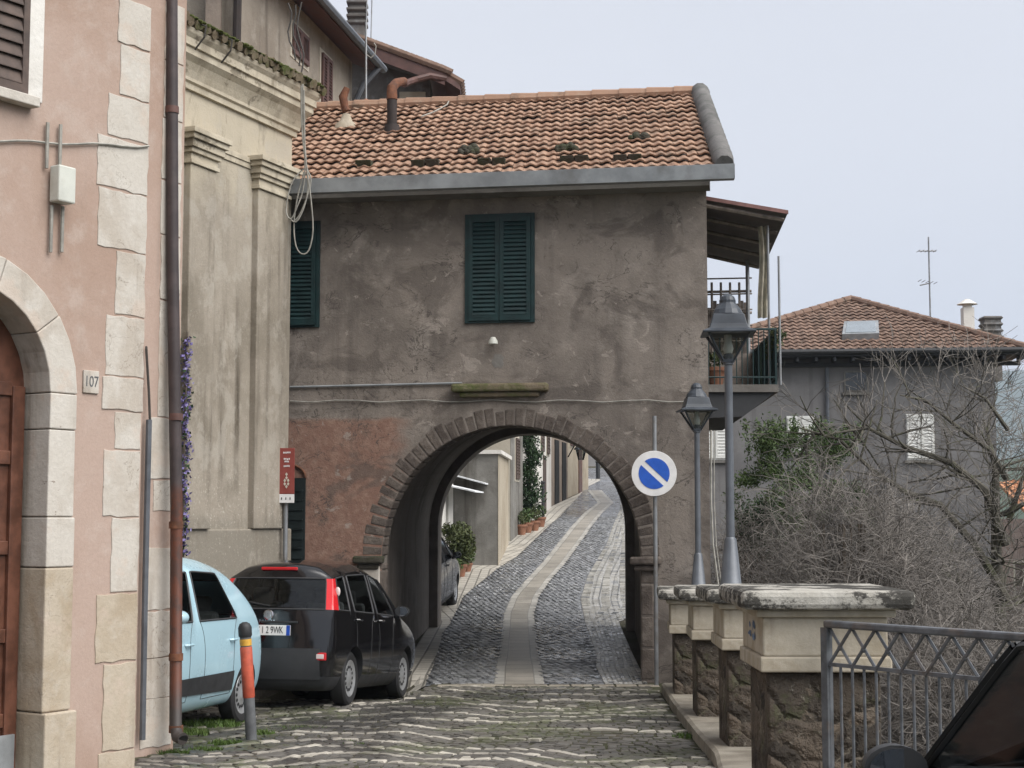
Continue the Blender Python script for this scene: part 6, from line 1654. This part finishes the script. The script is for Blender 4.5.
    for s in (1, -1):
        h, _ = hity(mx, belt(mx)+.02, s); y0 = abs(h.y) if h else hw[3]
        c = V((mx-.02, s*(y0+.105), belt(mx)+.06)); m = M()
        m.lathe([(.02, .08), (.05, .065), (.070, .03), (.076, -.03), (.076, -.05)], (0, 0, 0), 18, cap=True)
        rot = Matrix.Rotation(R(90), 3, 'Y'); m.v = [c+V((v.z, v.x*1.18*1., v.y*.86)) for v in m.v]
        m.tube([c+V((.02, -s*.06, -.05)), V((mx, s*(y0-.02), belt(mx)+.0))], .028, 8); mr = local(m, 'mirror', MT[S.get('mirror_mat', 'trim')], smooth=True)
        m = M(); m.lathe([(.066, 0), (.066, .004)], (0, 0, 0), 18); yaw = Matrix.Rotation(s*R(8), 3, 'Z'); m.v = [c+V((-.049, 0, 0))+yaw@V((-v.z, v.x*1.18, v.y*.86)) for v in m.v]; local(m, 'mirror_glass', MT['mirrorglass'], mr)
    # door handles
    for cc, vs, d in doors:
        s = 1 if cc.y > 0 else -1; x = min(v.x for v in vs)+.12; z = zr[3]-S.get('handle_drop', .10); h, n_ = hity(x, z, s)
        if h:
            m = M(); m.tube([h+V((-.07, 0, 0)), h+V((-.055, s*.03, 0)), h+V((.055, s*.03, 0)), h+V((.07, 0, 0))], .013, 6); local(m, 'handle', MT[S.get('handle_mat', 'trim')], d, smooth=True)
    # number plate at the rear
    for frm in (-1,):
        z = S['plate_z']; h, n_ = hitx(0, z, frm)
        if h:
            m = M(); m.box(h+V((frm*.012, 0, 0)), (.014, .52, .11)); plt = local(m, 'number_plate', MT['white_plate'], bevel=.003)
            if S.get('plate'):
                for s in (1, -1): m = M(); m.box(h+V((frm*.0195, s*.238, 0)), (.003, .042, .108)); local(m, 'blue_band', MT['eu_blue'], plt)
                x = .185-.0
                chars = S['plate']; k = len(chars); 
                for i, chx in enumerate(chars):
                    if chx == ' ': continue
                    yy = .185-.37*(i+.5)/k
                    cu = bpy.data.curves.new('numerals', 'FONT'); cu.body = chx; cu.size = .105; cu.extrude = .001; cu.align_x = 'CENTER'; cu.align_y = 'CENTER'
                    tmp = bpy.data.objects.new('tmp', cu); COL.objects.link(tmp); dg2 = bpy.context.evaluated_depsgraph_get(); mt_ = bpy.data.meshes.new_from_object(tmp.evaluated_get(dg2)); bpy.data.objects.remove(tmp)
                    for v in mt_.vertices: v.co = h+V((frm*.0205+v.co.z*frm, yy-v.co.x*.66, v.co.y))
                    mt_.materials.clear(); mt_.materials.append(MT['ink']); ob = bpy.data.objects.new('numerals', mt_); COL.objects.link(ob); ob.parent = plt
    ctx = dict(root=root, local=local, hitx=hitx, hity=hity, bvh=bvh, body=body)
    if S.get('extras'): S['extras'](ctx)
    return root

def extras_black(c):
    L_, hx, hy = c['local'], c['hitx'], c['hity']
    h, n = hx(0, .985); rot = Matrix.Rotation(R(-90), 3, 'Y')
    m = M(); m.lathe([(.058, -.01), (.058, .008), (.05, .012)], h, 24, rot=rot); bd = L_(m, 'badge', MT['chrome'], smooth=True)
    m = M(); m.lathe([(.044, .012), (.044, .0145)], h, 24, rot=rot); L_(m, 'badge_face', MT['gutter'], bd)
    m = M()
    for k in range(4): m.box(h+V((-.0155, -.026+.0175*k, 0)), (.002, .005, .05))
    L_(m, 'badge_bars', MT['chrome'], bd)
    # the chrome word under the badge and the handle strip
    h, _ = hx(0, .895); m = M(); h2 = h+V((-.008, -.13, .015)); m.box(h2, (.016, .42, .022)); L_(m, 'handle_strip', MT['trim'], bevel=.004)
    cu = bpy.data.curves.new('lettering', 'FONT'); cu.body = 'PANDA'; cu.size = .05; cu.extrude = .002; cu.align_x = 'CENTER'; cu.align_y = 'CENTER'
    tmp = bpy.data.objects.new('tmp', cu); COL.objects.link(tmp); dg2 = bpy.context.evaluated_depsgraph_get(); mt_ = bpy.data.meshes.new_from_object(tmp.evaluated_get(dg2)); bpy.data.objects.remove(tmp)
    h, _ = hx(.0, .915)
    for v in mt_.vertices: v.co = h+V((-.006-v.co.z, .01-v.co.x*1.15, v.co.y))
    mt_.materials.clear(); mt_.materials.append(MT['chrome']); ob = bpy.data.objects.new('lettering', mt_); COL.objects.link(ob); ob.parent = c['root']
    # high brake light, wiper, reflectors, bumper
    h, _ = hx(0, 1.505); m = M(); m.box(h+V((-.004, 0, -.005)), (.03, .42, .035)); L_(m, 'brake_light', MT['tail_red'], bevel=.008)
    h, _ = hx(0, 1.08); h3, _ = hx(.42, 1.15); m = M(); m.tube([h+V((-.015, .0, 0)), h.lerp(h3, .5)+V((-.025, 0, 0)), h3+V((-.012, 0, 0))], .009, 5); L_(m, 'wiper', MT['trim'])
    for s in (1, -1):
        h, n = hx(s*.585, .545); m = M(); m.box(h+V((-.006, 0, 0)), (.02, .14, .085)); f = L_(m, 'reflector', MT['tail_red'], bevel=.012); m = M(); m.box(h+V((-.016, 0, 0)), (.01, .085, .05)); L_(m, 'lens', MT['tail_clear'], f, bevel=.008)
        # clear turn lamp set in the tall tail light
        h, n = hx(s*.655, 1.25)
        if h: m = M(); m.ball(h+V((-.0, s*.01, 0)), (.016, .032, .055), 12, 8); L_(m, 'turn_lamp', MT['tail_clear'], smooth=True)
    # dark bumper skin across the tail
    m = M(); us = 14
    def bf(u, v):
        y = (.5-u)*1.16; z = .30+.33*v; h, n = hx(y, z); return (h+n*.010) if h else V((-1.6, y, z))
    m.grid(bf, us, 4); L_(m, 'bumper', MT['trim'], smooth=True)
def extras_blue(c):
    L_, hx, hy = c['local'], c['hitx'], c['hity']
    # side rubbing strips
    for s in (1, -1):
        m = M(); xa, xb = -.74, .82
        def f(u, v):
            x = xa+(xb-xa)*u; z = .42+.15*v-.04*(1-u)*(1-v); h, n = hy(x, z, s); return h+n*.014 if h else V((x, s*.8, z))
        m.grid(f, 16, 2); L_(m, 'rubbing_strip', MT['trim'], smooth=True)
        h, n = hx(s*.50, .90)
        m = M(); m.ball(h, (.03, .10, .12), 12, 8); L_(m, 'tail_light', MT['tail_red'], smooth=True)
hoodf = lambda z0, z1, xa, xb: (lambda x: z0+(z1-z0)*max(0, min(1, (x-xa)/(xb-xa)))**1.6)
base_spec = dict(L=3.65, hw=[.64, .745, .79, .765, .63, .45], z=[.17, .29, .64, 1.05, 1.50, 1.62], wr=.30, axles=(-1.16, 1.14),
    lo=[-1.83, -1.68, -1.36, -1.22, -.44, -.32, .46, .74, 1.30, 1.80], hi=[-1.56, -1.50, -1.27, -1.19, -.44, -.36, -.02, .10],
    rearlean=[.10, -.02, -.02, 0], noselean=[-.06, .06, .02, -.12], belt=lambda x: 1.05-.04*(x+1.8)/2.6, hood=hoodf(1.02, .78, .74, 1.8),
    roofdrop=lambda x: .05*max(0, x+.5)/.6+.10*max(0, -x-.8)/.74, taper=lambda x: 1-.085*max(0, (abs(x)-1.0)/.85)**1.6, rearbulge=.11, nosebulge=.2, wsbulge=.15, camber=.055,
    glass={1, 3, 5}, tail={0}, doors={(3, 1), (3, 2), (5, 1), (5, 2)}, seats=(-.85, .0), mirror=.54, paint='paint_black', plate_z=.82)
bs = dict(base_spec); bs.update(plate='V129WK' and ' V129WK', extras=extras_black, handle_mat='paint_black')
th = R(11.0); hd = (math.sin(th), math.cos(th))
# rear right wheel touches the ground at Y 17.6
wx, wy_ = W(338, 703, 17.65).x, 17.65
cxr = V((wx, wy_, 0)); rt = V((hd[1], -hd[0], 0)); fwd = V((hd[0], hd[1], 0)); cc = cxr-rt*.58+fwd*1.16
make_car('black hatchback with tall red tail lights parked in front of the arch house', bs, (cc.x, cc.y, zg(17.6, -2.3)-.085), hd, pitch=R(-4.3))
bl_ = dict(base_spec); bl_.update(paint='paint_blue', L=3.5, sill_paint=True, z=[.22, .30, .66, 1.10, 1.58, 1.71], belt=lambda x: 1.09, hood=hoodf(1.05, .82, 1.1, 1.6), lo=[-1.70, -1.50, -1.20, -.84, .16, .30, .92, 1.10, 1.35, 1.62], hi=[-1.05, -.86, -.70, -.52, .12, .20, .40, .48], glass={3, 5}, tail=set(), doors={(3, 1), (3, 2), (5, 1), (5, 2)},
    axles=(-1.16, 1.15), rearlean=[.12, -.02, -.03, 0], rearbulge=.16, roofdrop=lambda x: .03*max(0, x)/.4+.10*max(0, -x-.3)/.66, taper=lambda x: 1-.075*max(0, (abs(x)-.9)/.75)**1.5, extras=extras_blue, mirror=.88, handle_mat='paint_blue', handle_drop=.22, seats=(-.55, .3), mirror_mat='paint_blue', plate_z=.55)
th2 = R(11.5); hd2 = (-math.sin(th2), -math.cos(th2)); rear = W(243, 700, 16.25); fwd = V((hd2[0], hd2[1], 0)); lf = V((-hd2[1], hd2[0], 0))
cc = V((rear.x, 16.25, 0))-lf*.72+fwd*1.16
make_car('pale blue hatchback parked half hidden behind the drainpipe', bl_, (cc.x, cc.y, zg(16.2, -3)+.03), hd2, pitch=R(1.5))
dk = dict(base_spec); dk.update(paint='paint_dark')
th3 = R(7); hd3 = (math.sin(th3), math.cos(th3)); q = G(437, 624); rt = V((hd3[1], -hd3[0], 0)); fwd = V((hd3[0], hd3[1], 0)); cc = V((q.x, 28.9, 0))-rt*.74+fwd*1.16
make_car('dark grey car peeping out behind the left pier of the arch', dk, (cc.x, cc.y, zg(cc.y)-.02), hd3, pitch=-math.atan((zg(31.2)-zg(28.9))/2.3) if False else math.atan((zg(31.2)-zg(28.9))/2.3))
nr = dict(base_spec); nr.update(paint='paint_black', glass_mat='tinted_glass', tail=set(), mirror=.78, seats=(-.75, .25), z=[.20, .33, .60, .87, 1.38, 1.50], belt=lambda x: .87, hood=hoodf(.85, .72, 1.02, 1.8), lo=[-1.83, -1.60, -1.33, -1.20, -.32, -.18, .93, 1.02, 1.45, 1.80], hi=[-1.66, -1.50, -1.26, -1.17, -.32, -.22, .26, .33])
th4 = R(3); hd4 = (math.sin(th4), math.cos(th4))
make_car('black car at the bottom right corner with its door mirror beside the railing', nr, (1.91, 3.70, zg(3.7)), hd4)

# ================================================================== LIGHT, SKY, CAMERA
hz_ = M(); hz_.box((0, 0, 70), (6600, 6600, 700))
th_ = bpy.data.materials.new('haze_air'); th_.use_nodes = True; ht = th_.node_tree; ht.nodes.remove(ht.nodes['Principled BSDF'])
pv_ = ht.nodes.new('ShaderNodeVolumePrincipled'); pv_.inputs['Color'].default_value = (.70, .81, .98, 1); pv_.inputs['Density'].default_value = HAZE; pv_.inputs['Anisotropy'].default_value = 0.
ht.links.new(pv_.outputs[0], ht.nodes['Material Output'].inputs['Volume'])
if HAZE: tag(hz_.build('haze', th_), 'thin pale haze over the valley and the mountain', 'haze', kind='stuff')
w = bpy.data.worlds.new('World'); scene.world = w; w.use_nodes = True; nt = w.node_tree
for n_ in list(nt.nodes): nt.nodes.remove(n_)
out = nt.nodes.new('ShaderNodeOutputWorld'); bg = nt.nodes.new('ShaderNodeBackground'); nt.links.new(bg.outputs[0], out.inputs[0])
sk = nt.nodes.new('ShaderNodeTexSky'); sk.sky_type = 'NISHITA'; sk.sun_disc = False
sdir = V((.62, -.42, .85)).normalized()
sk.sun_elevation = math.asin(sdir.z); sk.sun_rotation = math.atan2(sdir.x, sdir.y); sk.air_density = 1.; sk.dust_density = 4.
hs = nt.nodes.new('ShaderNodeHueSaturation'); hs.inputs['Saturation'].default_value = .35; nt.links.new(sk.outputs[0], hs.inputs['Color'])
tc = nt.nodes.new('ShaderNodeTexCoord'); no = nt.nodes.new('ShaderNodeTexNoise'); no.inputs['Scale'].default_value = 1.6; no.inputs['Detail'].default_value = 5; no.inputs['Roughness'].default_value = .5
mp = nt.nodes.new('ShaderNodeMapping'); mp.inputs['Scale'].default_value = (1, 1, 2.2); nt.links.new(tc.outputs['Generated'], mp.inputs[0]); nt.links.new(mp.outputs[0], no.inputs['Vector'])
rm = nt.nodes.new('ShaderNodeMapRange'); rm.inputs['From Min'].default_value = .3; rm.inputs['From Max'].default_value = .7; nt.links.new(no.outputs['Fac'], rm.inputs['Value'])
cl = nt.nodes.new('ShaderNodeMix'); cl.data_type = 'RGBA'; nt.links.new(rm.outputs[0], cl.inputs[0])
SKYK = 2.62
cl.inputs[6].default_value = (.77*SKYK, .795*SKYK, .88*SKYK, 1); cl.inputs[7].default_value = (.86*SKYK, .875*SKYK, .935*SKYK, 1)
mx = nt.nodes.new('ShaderNodeMix'); mx.data_type = 'RGBA'; mx.inputs[0].default_value = .88; nt.links.new(hs.outputs[0], mx.inputs[6]); nt.links.new(cl.outputs[2], mx.inputs[7])
nt.links.new(mx.outputs[2], bg.inputs[0]); bg.inputs[1].default_value = .10
sl_ = bpy.data.lights.new('sun', 'SUN'); sl_.energy = 1.5; sl_.angle = R(60); sl_.color = (1, .965, .92)
so = bpy.data.objects.new('sun', sl_); COL.objects.link(so); so.rotation_euler = (-sdir).to_track_quat('-Z', 'Y').to_euler()
cd = bpy.data.cameras.new('camera'); cam = bpy.data.objects.new('camera', cd); COL.objects.link(cam)
cam.location = (0, 0, EYE); cam.rotation_euler = (PI/2+PITCH, 0, 0); cd.sensor_width = 36; cd.lens = F*36/1024; cd.clip_start = .05; cd.clip_end = 20000
scene.camera = cam
vs_ = scene.view_settings; vs_.view_transform = 'Standard'; vs_.look = 'None'; vs_.gamma = 1; vs_.use_curve_mapping = False; vs_.exposure = 1.82
